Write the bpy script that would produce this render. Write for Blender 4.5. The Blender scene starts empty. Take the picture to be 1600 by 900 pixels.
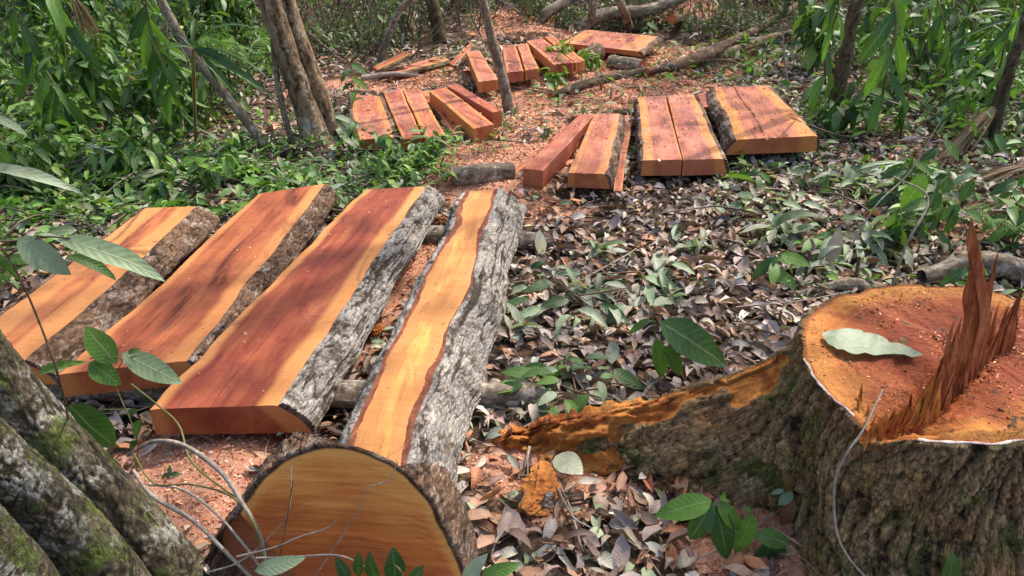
import bpy, math
import numpy as np
from math import radians, sin, cos, pi
from mathutils import Vector, Matrix

# ------------------------------------------------------------------ camera, world, sun, exposure
sc = bpy.context.scene
COL = sc.collection
PITCH, FPX, CAMH = 27.5, 1209.0, 1.65
cam_d = bpy.data.cameras.new('camera')
cam_d.sensor_width = 36.0
cam_d.lens = FPX / 1600 * 36
cam_d.clip_start = 0.05
cam_d.clip_end = 500
cam = bpy.data.objects.new('camera', cam_d)
COL.objects.link(cam)
cam.location = (0, 0, CAMH)
cam.rotation_euler = (radians(90 - PITCH), 0, 0)
sc.camera = cam

SUN = np.array([0.42, 0.40, 0.80]); SUN /= np.linalg.norm(SUN)
SUN_EL = math.asin(SUN[2]); SUN_AZ = math.atan2(SUN[0], SUN[1])
w = bpy.data.worlds.new('World'); sc.world = w; w.use_nodes = True
wn = w.node_tree.nodes; wl = w.node_tree.links
sky = wn.new('ShaderNodeTexSky'); sky.sky_type = 'NISHITA'; sky.sun_disc = False
sky.sun_elevation = SUN_EL; sky.sun_rotation = SUN_AZ
sky.air_density = 1.0; sky.dust_density = 4.0; sky.ozone_density = 1.0
bg = wn['Background']; bg.inputs['Strength'].default_value = 0.15
wl.new(sky.outputs[0], bg.inputs['Color'])
sun_d = bpy.data.lights.new('sun', 'SUN'); sun_d.energy = 2.3; sun_d.angle = radians(1.0)
sun_d.color = (1.0, 0.94, 0.84)
sun = bpy.data.objects.new('sun', sun_d); COL.objects.link(sun)
sun.rotation_euler = Vector(SUN).to_track_quat('Z', 'Y').to_euler()
sc.view_settings.view_transform = 'Standard'
sc.view_settings.look = 'None'
sc.view_settings.exposure = 1.32
sc.view_settings.gamma = 1.0
sc.cycles.max_bounces = 6
sc.cycles.transmission_bounces = 3
sc.cycles.transparent_max_bounces = 8

rng = np.random.default_rng(7)

# ------------------------------------------------------------------ picture measurements -> world
_c, _s = cos(radians(PITCH)), sin(radians(PITCH))
def ray(px, py):
    x = (px - 800) / FPX; y = -(py - 450) / FPX
    return np.array([x, _c + y * _s, -_s + y * _c])
def W(px, py, Z=0.0):                    # point seen there at height Z
    d = ray(px, py); t = (Z - CAMH) / d[2]
    return np.array([0, 0, CAMH]) + d * t
def D(px, py, dist):                     # point seen there at forward distance dist
    d = ray(px, py); t = dist / d[1]
    return np.array([0, 0, CAMH]) + d * t

# ------------------------------------------------------------------ numpy noise
def _h(ix, iy, iz, seed):
    n = (ix.astype(np.int64) * 374761393 + iy.astype(np.int64) * 668265263 + iz.astype(np.int64) * 2147483647 + seed * 1274126177) & 0xffffffff
    n = ((n ^ (n >> 13)) * 1274126177) & 0xffffffff
    n = ((n ^ (n >> 16)) * 2246822519) & 0xffffffff
    n = n ^ (n >> 15)
    return (n & 0xffffff) / float(0xffffff)
def vn(x, y, z=0.0, seed=0):
    x, y, z = np.broadcast_arrays(np.asarray(x, float), np.asarray(y, float), np.asarray(z, float))
    ix, iy, iz = np.floor(x), np.floor(y), np.floor(z)
    fx, fy, fz = x - ix, y - iy, z - iz
    fx, fy, fz = [f * f * f * (f * (f * 6 - 15) + 10) for f in (fx, fy, fz)]
    r = 0
    for a in (0, 1):
        for b in (0, 1):
            for c in (0, 1):
                wgt = (fx if a else 1 - fx) * (fy if b else 1 - fy) * (fz if c else 1 - fz)
                r = r + wgt * _h(ix + a, iy + b, iz + c, seed)
    return r * 2 - 1
def fbm(x, y, z=0.0, seed=0, oct=4, gain=0.5):
    r = 0; a = 1.0; f = 1.0; t = 0
    for i in range(oct):
        r = r + a * vn(np.asarray(x) * f, np.asarray(y) * f, np.asarray(z) * f, seed + i * 17); t += a
        a *= gain; f *= 2.03
    return r / t
def worley(u, v, seed=0):
    iu, iv = np.floor(u), np.floor(v)
    f1 = np.full(u.shape, 9.0); f2 = np.full(u.shape, 9.0); hid = np.zeros(u.shape)
    for a in (-1, 0, 1):
        for b in (-1, 0, 1):
            cu, cv = iu + a, iv + b
            px = cu + _h(cu, cv, cu * 0, seed); py = cv + _h(cu, cv, cu * 0, seed + 5)
            d = np.hypot(px - u, py - v); hh = _h(cu, cv, cu * 0, seed + 9)
            new = d < f1
            f2 = np.where(new, f1, np.minimum(f2, d)); hid = np.where(new, hh, hid); f1 = np.where(new, d, f1)
    return f1, f2, hid
def ss(a, b, x):
    t = np.clip((x - a) / (b - a), 0, 1); return t * t * (3 - 2 * t)
def bark_height(u, v, cu=0.028, cv=0.10, seed=0, smooth=.35):
    """u metres around, v metres along; 0 in the fissures, 1 on the plates"""
    wu = 0.75 * fbm(u / cu * .35, v / cv * .8, 0, seed + 3, 3) + .10 * fbm(u / cu * 2.2, v / cv * 4, 0, seed + 4, 3)
    wv_ = 0.5 * fbm(u / cu * .7, v / cv * 1.2, 5, seed + 6, 3) + .10 * fbm(u / cu * 3, v / cv * 6, 2, seed + 2, 2)
    f1, f2, h = worley(u / cu * .8 + wu, v / cv + wv_, seed)
    line = np.abs(fbm(u / cu * .75 + wu * .6, v / cv * .42, 0, seed + 15, 2))
    e1 = ss(.02, .02 + smooth * .45, line)
    e = ss(0.0, .18, f2 - f1)
    g1, g2, _ = worley(u / cu * 1.7 + wu + 7, v / cv * 3.4 + wv_, seed + 31)      # cross cracks within a plate
    crk = 1 - .40 * (1 - ss(0, .14, g2 - g1))
    rough = fbm(u / .006, v / .014, 0, seed + 8, 4)
    return np.clip((.25 + .75 * e1) * (.45 + .55 * e) * (0.70 + 0.30 * h) * crk + 0.13 * rough, 0, 1.2)

# ------------------------------------------------------------------ mesh helpers
def link_mesh(name, V, polys, attrs=None, mat=None, parent=None, smooth=True, loc=None):
    """polys: list of int arrays (n,k). attrs: name -> (V,) or (V,3)"""
    V = np.asarray(V, np.float32)
    if loc is not None: V = V - np.asarray(loc, np.float32)
    me = bpy.data.meshes.new(name)
    me.vertices.add(len(V)); me.vertices.foreach_set('co', V.ravel())
    tot = [np.full(len(p), p.shape[1], np.int32) for p in polys if len(p)]
    idx = np.concatenate([p.ravel() for p in polys if len(p)]).astype(np.int32)
    tot = np.concatenate(tot); st = np.concatenate([[0], np.cumsum(tot)[:-1]]).astype(np.int32)
    me.loops.add(len(idx)); me.loops.foreach_set('vertex_index', idx)
    me.polygons.add(len(tot)); me.polygons.foreach_set('loop_start', st)
    me.polygons.foreach_set('use_smooth', np.full(len(tot), smooth, bool))
    me.update(calc_edges=True)
    for k, a in (attrs or {}).items():
        a = np.asarray(a, np.float32)
        if a.ndim == 1:
            me.attributes.new(k, 'FLOAT', 'POINT').data.foreach_set('value', a)
        else:
            me.attributes.new(k, 'FLOAT_VECTOR', 'POINT').data.foreach_set('vector', a.ravel())
    if mat: me.materials.append(mat)
    o = bpy.data.objects.new(name, me)
    if loc is not None: o.location = loc
    COL.objects.link(o)
    if parent is not None: o.parent = parent
    return o

class MB:
    def __init__(self): self.V = []; self.P = {}; self.A = {}; self.n = 0
    def _attrs(self, n, attrs):
        for k in set(list(self.A) + list(attrs)):
            if k not in self.A:
                dim = np.asarray(attrs[k]).reshape(n, -1).shape[1]
                self.A[k] = [np.zeros((self.n, dim))] if self.n else []
            dim = self.A[k][0].shape[1] if self.A[k] else np.asarray(attrs[k]).reshape(n, -1).shape[1]
            self.A[k].append(np.asarray(attrs[k], float).reshape(n, dim) if k in attrs else np.zeros((n, dim)))
    def raw(self, V, polys, **attrs):
        V = np.asarray(V, float); n = len(V)
        self._attrs(n, attrs); self.V.append(V)
        for p in polys:
            p = np.asarray(p)
            if len(p): self.P.setdefault(p.shape[1], []).append(p + self.n)
        self.n += n
    def grid(self, G, wrap=False, **attrs):
        n, m = G.shape[:2]
        i = np.arange(n - 1)[:, None]; j = np.arange(m if wrap else m - 1)[None, :]; j2 = (j + 1) % m
        q = np.stack([i * m + j, i * m + j2, (i + 1) * m + j2, (i + 1) * m + j], -1).reshape(-1, 4)
        self.raw(G.reshape(-1, 3), [q], **attrs)
    def build(self, name, mat, parent=None, loc=None, smooth=True):
        A = {k: np.concatenate(v) for k, v in self.A.items()}
        A = {k: (v[:, 0] if v.shape[1] == 1 else v) for k, v in A.items()}
        return link_mesh(name, np.concatenate(self.V), [np.concatenate(v) for v in self.P.values()], A, mat, parent, smooth, loc)

def empty(name, loc=(0, 0, 0)):
    o = bpy.data.objects.new(name, None); o.location = loc; o.empty_display_size = .1
    COL.objects.link(o); return o
def tag(o, label=None, cat=None, group=None, kind=None):
    if label: o['label'] = label
    if cat: o['category'] = cat
    if group: o['group'] = group
    if kind: o['kind'] = kind
    elif cat: o['kind'] = 'thing'
    return o
def reparent(o, parent):                  # parent is an un-rotated empty; keep the world place
    o.parent = parent; o.location = Vector(o.location) - Vector(parent.location)
    return o
def unit(v): v = np.asarray(v, float); return v / (np.linalg.norm(v) + 1e-12)

def spline(pts, n):                       # Catmull-Rom through points, returns n samples
    P = np.asarray(pts, float); k = len(P)
    if k == 2: t = np.linspace(0, 1, n)[:, None]; return P[0] * (1 - t) + P[1] * t
    E = np.vstack([2 * P[0] - P[1], P, 2 * P[-1] - P[-2]])
    t = np.linspace(0, k - 1 - 1e-9, n); i = t.astype(int); f = (t - i)[:, None]
    a, b, c, d = E[i], E[i + 1], E[i + 2], E[i + 3]
    return .5 * ((2 * b) + (c - a) * f + (2 * a - 5 * b + 4 * c - d) * f ** 2 + (3 * b - a - 3 * c + d) * f ** 3)
def frames(C):
    T = np.gradient(C, axis=0); T /= np.linalg.norm(T, axis=1)[:, None] + 1e-12
    N = np.zeros_like(T); r = np.array([0, 0, 1.]) if abs(T[0, 2]) < .9 else np.array([1., 0, 0])
    n = unit(np.cross(T[0], r))
    for i in range(len(C)):
        n = unit(n - T[i] * np.dot(n, T[i])); N[i] = n
    return T, N, np.cross(T, N)
def tube(mb, pts, rad, n=12, m=7, rough=0.0, seed=0, caps=True, **attrs):
    C = spline(pts, n); R = np.interp(np.linspace(0, 1, n), np.linspace(0, 1, len(rad)), rad)
    T, N, B = frames(C)
    th = np.linspace(0, 2 * pi, m, endpoint=False)
    rr = R[:, None] * (1 + rough * vn(np.cos(th)[None] * 1.5 + seed, np.sin(th)[None] * 1.5, np.arange(n)[:, None] * .6, seed))
    G = C[:, None] + rr[..., None] * (N[:, None] * np.cos(th)[None, :, None] + B[:, None] * np.sin(th)[None, :, None])
    mb.grid(G, wrap=True, **{k: np.full(n * m, v) if np.ndim(v) == 0 else np.tile(v, (n * m, 1)) for k, v in attrs.items()})
    if caps:
        for e in (0, -1):
            ring = G[e]
            mb.raw(np.vstack([ring, C[e][None]]), [np.array([[i, (i + 1) % m, m] for i in range(m)])],
                   **{k: np.full(m + 1, v) if np.ndim(v) == 0 else np.tile(v, (m + 1, 1)) for k, v in attrs.items()})

def bark_tube(mb, pts, rad, step=.015, cu=.028, cv=.1, depth=.012, seed=0, flare=0, oval=0, lump=.12):
    """a trunk or log with real fissures"""
    C0 = spline(pts, 60); L = np.linalg.norm(np.diff(C0, axis=0), axis=1).sum()
    n = int(max(8, L / step)); m = int(max(10, 2 * pi * max(rad) / step))
    C = spline(pts, n); R = np.interp(np.linspace(0, 1, n), np.linspace(0, 1, len(rad)), rad)
    T, N, B = frames(C); th = np.linspace(0, 2 * pi, m, endpoint=False); al = np.linspace(0, L, n)
    ct, st = np.cos(th)[None], np.sin(th)[None]
    lob = 1 + lump * vn(ct * 1.3 + seed, st * 1.3, al[:, None] * 1.6 / max(.2, L * .3), seed) + oval * ct
    if flare: lob = lob + flare * np.exp(-al[:, None] / .22) * (1 + .5 * np.sin(3 * th + seed)[None])
    # seamless wrap of the bark pattern: blend the first/last part
    u = th[None] * np.mean(rad) + 0 * al[:, None]; v = al[:, None] + 0 * u
    U = 2 * pi * np.mean(rad)
    h1 = bark_height(u, v, cu, cv, seed); h2 = bark_height(u + U, v, cu, cv, seed)
    wgt = ss(.85, 1, th / (2 * pi))[None]; hh = h1 * (1 - wgt) + bark_height(u - U, v, cu, cv, seed) * wgt
    rr = R[:, None] * lob + depth * (hh - .6)
    G = C[:, None] + rr[..., None] * (N[:, None] * ct[..., None] + B[:, None] * st[..., None])
    mb.grid(G, wrap=True, cav=hh.ravel(), bp=np.stack([np.cos(th)[None] * np.mean(rad) + 0 * v, v, np.sin(th)[None] * np.mean(rad) + 0 * v], -1).reshape(-1, 3))
    return C, G

# ------------------------------------------------------------------ materials
def new_mat(name):
    m = bpy.data.materials.new(name); m.use_nodes = True
    nt = m.node_tree; nt.nodes.clear()
    out = nt.nodes.new('ShaderNodeOutputMaterial')
    return m, nt, out
class NT:
    def __init__(s, nt): s.nt = nt
    def n(s, t, **kw):
        x = s.nt.nodes.new('ShaderNode' + t)
        for k, v in kw.items(): setattr(x, k, v)
        return x
    def l(s, a, b): s.nt.links.new(a, b)
    def attr(s, name, out='Fac'): return s.n('Attribute', attribute_name=name).outputs[out]
    def val(s, x, sock):
        if hasattr(x, 'is_linked') or isinstance(x, bpy.types.NodeSocket): s.l(x, sock)
        else: sock.default_value = x
    def math(s, op, a, b=0.0, c=None, clamp=False):
        m = s.n('Math', operation=op, use_clamp=clamp)
        s.val(a, m.inputs[0]); s.val(b, m.inputs[1])
        if c is not None: s.val(c, m.inputs[2])
        return m.outputs[0]
    def vscale(s, v, sc_):
        m = s.n('Mapping'); s.l(v, m.inputs['Vector']); m.inputs['Scale'].default_value = sc_; return m.outputs[0]
    def noise(s, v, scale=5, detail=4, rough=.55, dist=0.0, out='Fac'):
        x = s.n('TexNoise'); s.l(v, x.inputs['Vector'])
        x.inputs['Scale'].default_value = scale; x.inputs['Detail'].default_value = detail
        x.inputs['Roughness'].default_value = rough; x.inputs['Distortion'].default_value = dist
        return x.outputs[out]
    def ramp(s, f, stops, interp='LINEAR'):
        r = s.n('ValToRGB'); cr = r.color_ramp; cr.interpolation = interp
        while len(cr.elements) < len(stops): cr.elements.new(.5)
        for e, (p, c) in zip(cr.elements, stops):
            e.position = p; e.color = (*c, 1) if len(c) == 3 else c
        s.l(f, r.inputs[0]); return r.outputs[0]
    def step(s, f, a, b):
        r = s.n('MapRange', interpolation_type='SMOOTHSTEP'); s.val(f, r.inputs['Value'])
        r.inputs['From Min'].default_value = a; r.inputs['From Max'].default_value = b; return r.outputs[0]
    def mix(s, f, a, b, mode='MIX'):
        m = s.n('MixRGB', blend_type=mode)
        s.val(f, m.inputs[0])
        for x, i in ((a, 1), (b, 2)):
            if isinstance(x, tuple): m.inputs[i].default_value = (*x, 1) if len(x) == 3 else x
            else: s.l(x, m.inputs[i])
        return m.outputs[0]
    def bump(s, h, strength=.5, dist=.005):
        b = s.n('Bump'); s.l(h, b.inputs['Height']); b.inputs['Strength'].default_value = strength
        b.inputs['Distance'].default_value = dist; return b.outputs[0]
    def bsdf(s, col, rough=.7, normal=None, spec=.3, out=None):
        p = s.n('BsdfPrincipled'); s.val(col if not isinstance(col, tuple) else (*col, 1), p.inputs['Base Color'])
        s.val(rough, p.inputs['Roughness']); p.inputs['Specular IOR Level'].default_value = spec
        if normal is not None: s.l(normal, p.inputs['Normal'])
        if out: s.l(p.outputs[0], out.inputs['Surface'])
        return p

def wood_mat(name, heart=(.33, .085, .035), sap=(.60, .26, .055), sapl=.15, sapr=.15, dust=.25, seed=0., dark=.5, crack=-1., figure=1.0):
    m, nt, out = new_mat(name); t = NT(nt)
    wv = t.attr('wood', 'Vector'); wu = t.attr('wu'); end = t.attr('endf')
    off = t.n('VectorMath', operation='ADD'); t.l(wv, off.inputs[0]); off.inputs[1].default_value = (seed * 3.1, seed * 7.7, seed)
    v = off.outputs[0]
    big = t.noise(t.vscale(v, (6.5, 1.7, 7)), 1, 6, .6, 1.3)
    fine = t.noise(t.vscale(v, (110, 3.5, 110)), 1, 6, .65, .4)
    med = t.noise(t.vscale(v, (26, 1.3, 30)), 1, 5, .6, 1.0)
    wob = t.math('MULTIPLY', t.math('SUBTRACT', t.noise(t.vscale(v, (2.5, 2.2, 2)), 1, 4, .5), .5), .22)
    wob2 = t.math('MULTIPLY', t.math('SUBTRACT', med, .5), .05)
    e = t.math('ADD', wu, t.math('ADD', wob, wob2)); e2 = t.math('SUBTRACT', 1.0, t.math('SUBTRACT', wu, t.math('ADD', wob, wob2)))
    hm = t.math('MULTIPLY', t.step(e, sapl - .04, sapl + .05), t.step(e2, sapr - .04, sapr + .05))
    hc = t.ramp(t.math('ADD', t.math('MULTIPLY', big, .95 * figure), t.math('MULTIPLY', t.math('SUBTRACT', med, .38), .45)),
                [(.36, tuple(c * (.50 - .25 * dark) for c in heart)), (.50, heart), (.66, tuple(min(1, c * k) for c, k in zip(heart, (1.35, 1.7, 1.45)))), (.86, tuple(a * .5 + b * .5 for a, b in zip(heart, sap)))])
    scol = t.ramp(t.math('ADD', t.math('MULTIPLY', fine, .4), t.math('MULTIPLY', big, .6)),
                  [(.3, tuple(c * .72 for c in sap)), (.5, sap), (.75, tuple(min(1, c * k) for c, k in zip(sap, (1.12, 1.2, 1.35))))])
    col = t.mix(hm, scol, hc)
    # fine pores and streaks
    col = t.mix(t.math('MULTIPLY', t.step(fine, .54, .74), .30), col, tuple(c * .45 for c in heart))
    col = t.mix(t.math('MULTIPLY', t.step(t.noise(t.vscale(v, (70, 2.2, 70)), 1.3, 5, .7, .2), .57, .72), .30), col, tuple(c * .6 for c in heart))
    # crumbs of sawdust, specks of dirt
    dn = t.noise(v, 3.3, 5, .65); sp = t.noise(v, 95, 3, .6)
    dustm = t.math('MULTIPLY', t.math('MULTIPLY', t.step(dn, .62 - dust * .4, .85 - dust * .35), t.step(sp, .40, .58)), min(.9, .35 + dust), clamp=True)
    col = t.mix(dustm, col, (.50, .225, .155))
    speck = t.step(t.noise(v, 60, 2, .5, .3), .70, .745)
    col = t.mix(t.math('MULTIPLY', speck, .8), col, (.09, .03, .018))
    stain = t.step(t.noise(t.vscale(v, (7, 2.4, 7)), 1, 6, .65, 2.0), .57, .66)
    col = t.mix(t.math('MULTIPLY', stain, .38), col, (.12, .04, .03))
    if crack >= 0:
        cw = t.math('ADD', wu, t.math('MULTIPLY', t.math('SUBTRACT', t.noise(t.vscale(v, (.01, 3, 1)), 1, 5, .6), .5), .035))
        d = t.math('ABSOLUTE', t.math('SUBTRACT', cw, crack))
        wid = t.math('MULTIPLY', t.noise(t.vscale(v, (.01, 5, .01)), 1, 3, .6), .018)
        cm = t.math('SUBTRACT', 1.0, t.math('DIVIDE', d, t.math('MAXIMUM', t.math('SUBTRACT', wid, .0052), .0004)), clamp=True)
        col = t.mix(t.math('MULTIPLY', t.step(cm, .0, .5), .85), col, (.05, .016, .01))
    ckn = t.noise(t.vscale(v, (2.0, 6.5, 2)), 1, 5, .6, 1.2)
    chk = t.math('SUBTRACT', 1.0, t.step(t.math('ABSOLUTE', t.math('SUBTRACT', ckn, .5)), .0, .006))
    chk = t.math('MULTIPLY', chk, t.step(t.noise(v, 3.1, 3, .5), .54, .62))
    col = t.mix(t.math('MULTIPLY', chk, .7), col, (.07, .022, .015))
    # the end grain is denser: smoother tint
    col = t.mix(t.math('MULTIPLY', end, .45), col, (heart[0] * 1.25, heart[1] * 1.45, heart[2] * .9))
    hgt = t.math('ADD', t.math('MULTIPLY', fine, .6), t.math('ADD', t.math('MULTIPLY', med, .6), t.math('MULTIPLY', sp, .45)))
    # chainsaw marks run across the board
    sw = t.noise(t.vscale(v, (3, 150, 3)), 1, 2, .6, .15)
    hgt = t.math('ADD', hgt, t.math('MULTIPLY', sw, .6))
    t.bsdf(col, t.ramp(fine, [(.3, (.5,) * 3), (.7, (.72,) * 3)]), t.bump(hgt, .7, .003), .16, out)
    return m

def bark_mat(name, dark=(.035, .022, .014), mid=(.16, .115, .08), pale=(.36, .33, .29), palen=.5, moss=0.0, dirt=0.0, pscale=11.):
    m, nt, out = new_mat(name); t = NT(nt)
    cav = t.attr('cav'); co = t.n('NewGeometry').outputs['Position']
    n1 = t.noise(co, pscale, 6, .65, .4); n2 = t.noise(co, 55, 5, .65); n3 = t.noise(co, 150, 3, .6)
    f = t.math('ADD', t.math('MULTIPLY', cav, .65), t.math('MULTIPLY', t.math('SUBTRACT', n2, .5), .8))
    col = t.ramp(f, [(.05, dark), (.28, tuple(c * .55 for c in mid)), (.55, mid), (.9, tuple(min(1, c * 1.6) for c in mid))])
    pm = t.math('MULTIPLY', t.step(t.math('ADD', n1, t.math('MULTIPLY', t.math('SUBTRACT', n2, .5), .45)), .66 - palen * .35, .78 - palen * .3), t.step(cav, .18, .6))
    col = t.mix(t.math('MULTIPLY', pm, .85), col, t.mix(n3, tuple(c * .75 for c in pale), tuple(min(1, c * 1.2) for c in pale)))
    if moss > 0:
        mn = t.noise(co, 7.5, 5, .6, .8)
        mm = t.step(t.math('ADD', mn, t.math('MULTIPLY', t.math('SUBTRACT', n2, .5), .6)), .72 - moss * .3, .82 - moss * .28)
        col = t.mix(t.math('MULTIPLY', mm, .85), col, t.mix(n3, (.035, .055, .008), (.15, .20, .035)))
    if dirt > 0:
        dn = t.step(t.math('ADD', t.noise(co, 5, 4, .6), t.math('MULTIPLY', t.math('SUBTRACT', n2, .5), .7)), .66 - dirt * .3, .8 - dirt * .2)
        col = t.mix(t.math('MULTIPLY', dn, .75), col, (.34, .17, .07))
    bp = t.attr('bp', 'Vector')
    fib = t.noise(t.vscale(bp, (150, 38, 150)), 1, 5, .68, .5); fib2 = t.noise(t.vscale(bp, (55, 14, 55)), 1, 4, .6, .8)
    ck = t.step(t.math('ABSOLUTE', t.math('SUBTRACT', fib, .5)), .0, .05); ck2 = t.step(t.math('ABSOLUTE', t.math('SUBTRACT', fib2, .5)), .0, .035)
    col = t.mix(t.math('MULTIPLY', t.math('SUBTRACT', 1.0, t.math('MULTIPLY', ck, ck2)), .48), col, dark)
    col = t.mix(t.step(fib2, .5, .7), col, t.mix(1.0, col, (1.35, 1.25, 1.1), 'MULTIPLY'))
    h = t.math('ADD', t.math('MULTIPLY', t.math('ADD', ck, ck2), .35), t.math('ADD', n2, t.math('ADD', t.math('MULTIPLY', n3, .6), t.math('MULTIPLY', cav, .8))))
    t.bsdf(col, .85, t.bump(h, .8, .006), .2, out)
    return m

def torn_mat(name, a=(.62, .25, .05), b=(.36, .10, .03), c=(.13, .035, .015)):
    m, nt, out = new_mat(name); t = NT(nt)
    co = t.attr('wood', 'Vector')
    f = t.noise(t.vscale(co, (50, 50, 3)), 1, 6, .65, .5); g = t.noise(co, 9, 4, .6)
    col = t.ramp(t.math('ADD', t.math('MULTIPLY', f, .6), t.math('MULTIPLY', g, .45)), [(.33, c), (.48, b), (.68, a)])
    fb = t.noise(t.vscale(co, (260, 260, 7)), 1, 4, .6, .2); col = t.mix(t.math('MULTIPLY', t.step(fb, .5, .62), .55), col, c)
    t.bsdf(col, .8, t.bump(t.math('ADD', f, fb), 1.0, .006), .15, out); return m

def leaf_mat(name, cols=None, attr=False, trans=.35, rough=.45, spec=.4, spots=.5):
    m, nt, out = new_mat(name); t = NT(nt)
    if attr: base = t.attr('lcol', 'Color')
    else:
        r = t.n('ObjectInfo').outputs['Random']
        base = t.ramp(r, [(i / max(1, len(cols) - 1), c) for i, c in enumerate(cols)])
    lu = t.attr('luv', 'Vector'); sx = t.n('SeparateXYZ'); t.l(lu, sx.inputs[0])
    co = t.n('NewGeometry').outputs['Position']
    ax = t.math('ABSOLUTE', sx.outputs[0])
    rib = t.math('SUBTRACT', 1.0, t.step(ax, .02, .09))
    vein = t.math('SINE', t.math('MULTIPLY', t.math('SUBTRACT', sx.outputs[1], t.math('MULTIPLY', ax, .16)), 62.0))
    veinm = t.math('MULTIPLY', t.step(vein, .70, 1.0), .13)
    n = t.noise(co, 38, 4, .6)
    col = t.mix(t.math('MULTIPLY', t.step(n, .35, .75), .55), base, t.mix(1.0, base, (.60, .56, .5), 'MULTIPLY'))
    col = t.mix(t.math('MAXIMUM', t.math('MULTIPLY', rib, .5), veinm), col, t.mix(.5, base, (.42, .46, .26)))
    sp = t.step(t.noise(co, 26, 4, .6, .5), .64, .70)
    col = t.mix(t.math('MULTIPLY', sp, spots), col, (.13, .075, .03))
    hb = t.math('ADD', t.math('MULTIPLY', vein, .3), t.math('ADD', n, rib))
    nm = t.bump(hb, .35, .002)
    p = t.bsdf(col, rough, nm, spec)
    if trans > 0:
        tr = t.n('BsdfTranslucent'); t.l(t.mix(1.0, col, (1.0, 1.15, .5), 'MULTIPLY'), tr.inputs['Color']); t.l(nm, tr.inputs['Normal'])
        mx = t.n('MixShader'); mx.inputs[0].default_value = trans
        t.l(p.outputs[0], mx.inputs[1]); t.l(tr.outputs[0], mx.inputs[2]); t.l(mx.outputs[0], out.inputs['Surface'])
    else: t.l(p.outputs[0], out.inputs['Surface'])
    return m

def plain_mat(name, c1, c2, scale=20, rough=.8, bump=.4, stretch=(1, 1, 1)):
    m, nt, out = new_mat(name); t = NT(nt)
    co = t.vscale(t.n('NewGeometry').outputs['Position'], stretch)
    n = t.noise(co, scale, 6, .65, .3); n2 = t.noise(co, scale * 6, 3, .6)
    t.bsdf(t.mix(t.step(t.math('ADD', t.math('MULTIPLY', n, .7), t.math('MULTIPLY', n2, .3)), .35, .65), c1, c2), rough, t.bump(t.math('ADD', n, n2), bump, .004), .25, out)
    return m

GREENS = [(.05, .115, .018), (.08, .175, .025), (.12, .235, .035), (.06, .14, .03), (.16, .28, .045), (.10, .17, .06)]
PALE = [(.24, .29, .19), (.18, .24, .13), (.30, .34, .25), (.30, .28, .21)]
BROWNS = [(.28, .20, .17), (.39, .30, .24), (.21, .135, .10), (.40, .24, .155), (.34, .26, .23), (.52, .43, .36), (.16, .10, .08), (.34, .175, .10), (.44, .37, .33)]
M_leaf = leaf_mat('green_leaf', [(.055, .125, .02), (.09, .19, .028), (.13, .26, .035), (.065, .15, .03)])
M_leafd = leaf_mat('deep_green_leaf', [(.03, .085, .018), (.05, .12, .025), (.04, .10, .035)], rough=.38)
M_leafp = leaf_mat('pale_leaf', [(.25, .31, .19), (.20, .28, .14), (.32, .36, .26)], trans=.2, rough=.55)
M_leafr = leaf_mat('reddish_leaf', [(.32, .12, .06), (.28, .15, .06), (.17, .18, .06)], trans=.25)
M_dead = leaf_mat('dead_leaf', BROWNS, trans=.08, rough=.6, spec=.3, spots=.5)
M_mass = leaf_mat('leaf_mass', attr=True, trans=.32)
M_litter = leaf_mat('litter_mass', attr=True, trans=.06, rough=.6, spec=.3, spots=.5)
M_straw = leaf_mat('straw_frond', [(.38, .28, .16), (.30, .20, .11)], trans=.1, rough=.6)
M_stem = plain_mat('green_stem', (.09, .13, .03), (.15, .12, .05), 30)
M_twig = plain_mat('grey_twig', (.16, .12, .09), (.36, .31, .25), 40)
M_dtwig = plain_mat('brown_twig', (.06, .035, .02), (.17, .10, .06), 40)
M_vine = plain_mat('pale_vine', (.20, .16, .12), (.38, .33, .27), 60)

B_grey = bark_mat('grey_fissured_bark', (.045, .03, .02), (.19, .15, .12), (.44, .41, .37), .85)
B_brown = bark_mat('brown_flaky_bark', (.04, .022, .013), (.23, .135, .085), (.42, .36, .31), .45)
B_smooth = bark_mat('smooth_pole_bark', (.12, .085, .06), (.30, .235, .17), (.46, .42, .36), .5)
B_moss = bark_mat('mossy_grey_bark', (.03, .022, .015), (.135, .11, .07), (.46, .44, .39), .48, moss=.68, pscale=8)
B_stump = bark_mat('stump_bark', (.022, .014, .008), (.33, .215, .105), (.42, .34, .22), .2, moss=.62, dirt=.7)
B_red = bark_mat('reddish_trunk_bark', (.035, .018, .01), (.32, .22, .135), (.46, .40, .31), .45, dirt=.2)
B_dark = bark_mat('dark_mossy_bark', (.03, .02, .012), (.15, .11, .065), (.30, .27, .19), .3, moss=.4)

# ------------------------------------------------------------------ ground height and sawdust mask
BLOBS = []          # x, y, rx, ry, rot, weight, mound
def blob(px, py, rx, ry, wgt=1., mound=0.0, rot=0.):
    p = W(px, py, 0.0); BLOBS.append((p[0], p[1], rx, ry, rot, wgt, mound))
blob(770, 255, .62, .50, 1.0, .05); blob(745, 295, .45, .28, 1.0, .06); blob(860, 215, .55, .45, 1, .03)
blob(850, 170, .9, .65, .95, .02); blob(960, 140, .9, .7, .95, .02); blob(1080, 150, .5, .7, .9, .03)
blob(1060, 118, .7, .45, .8, .0); blob(960, 105, 1.0, .8, .95, .03); blob(1150, 100, .6, .5, .6); blob(1080, 80, .6, .5, .7)
blob(700, 240, .5, .3, .8, .02); blob(815, 52, .62, .8, .95, .16); blob(790, 36, .45, .6, .9, .10); blob(1040, 34, .65, .8, .9, .16); blob(735, 118, .6, .4, .8); blob(600, 132, .7, .28, .7); blob(900, 75, .7, .6, .8)
blob(620, 440, .16, .60, 1., .03, -.35); blob(655, 385, .18, .30, 1., .02); blob(600, 520, .12, .25, .6, .01)
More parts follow.
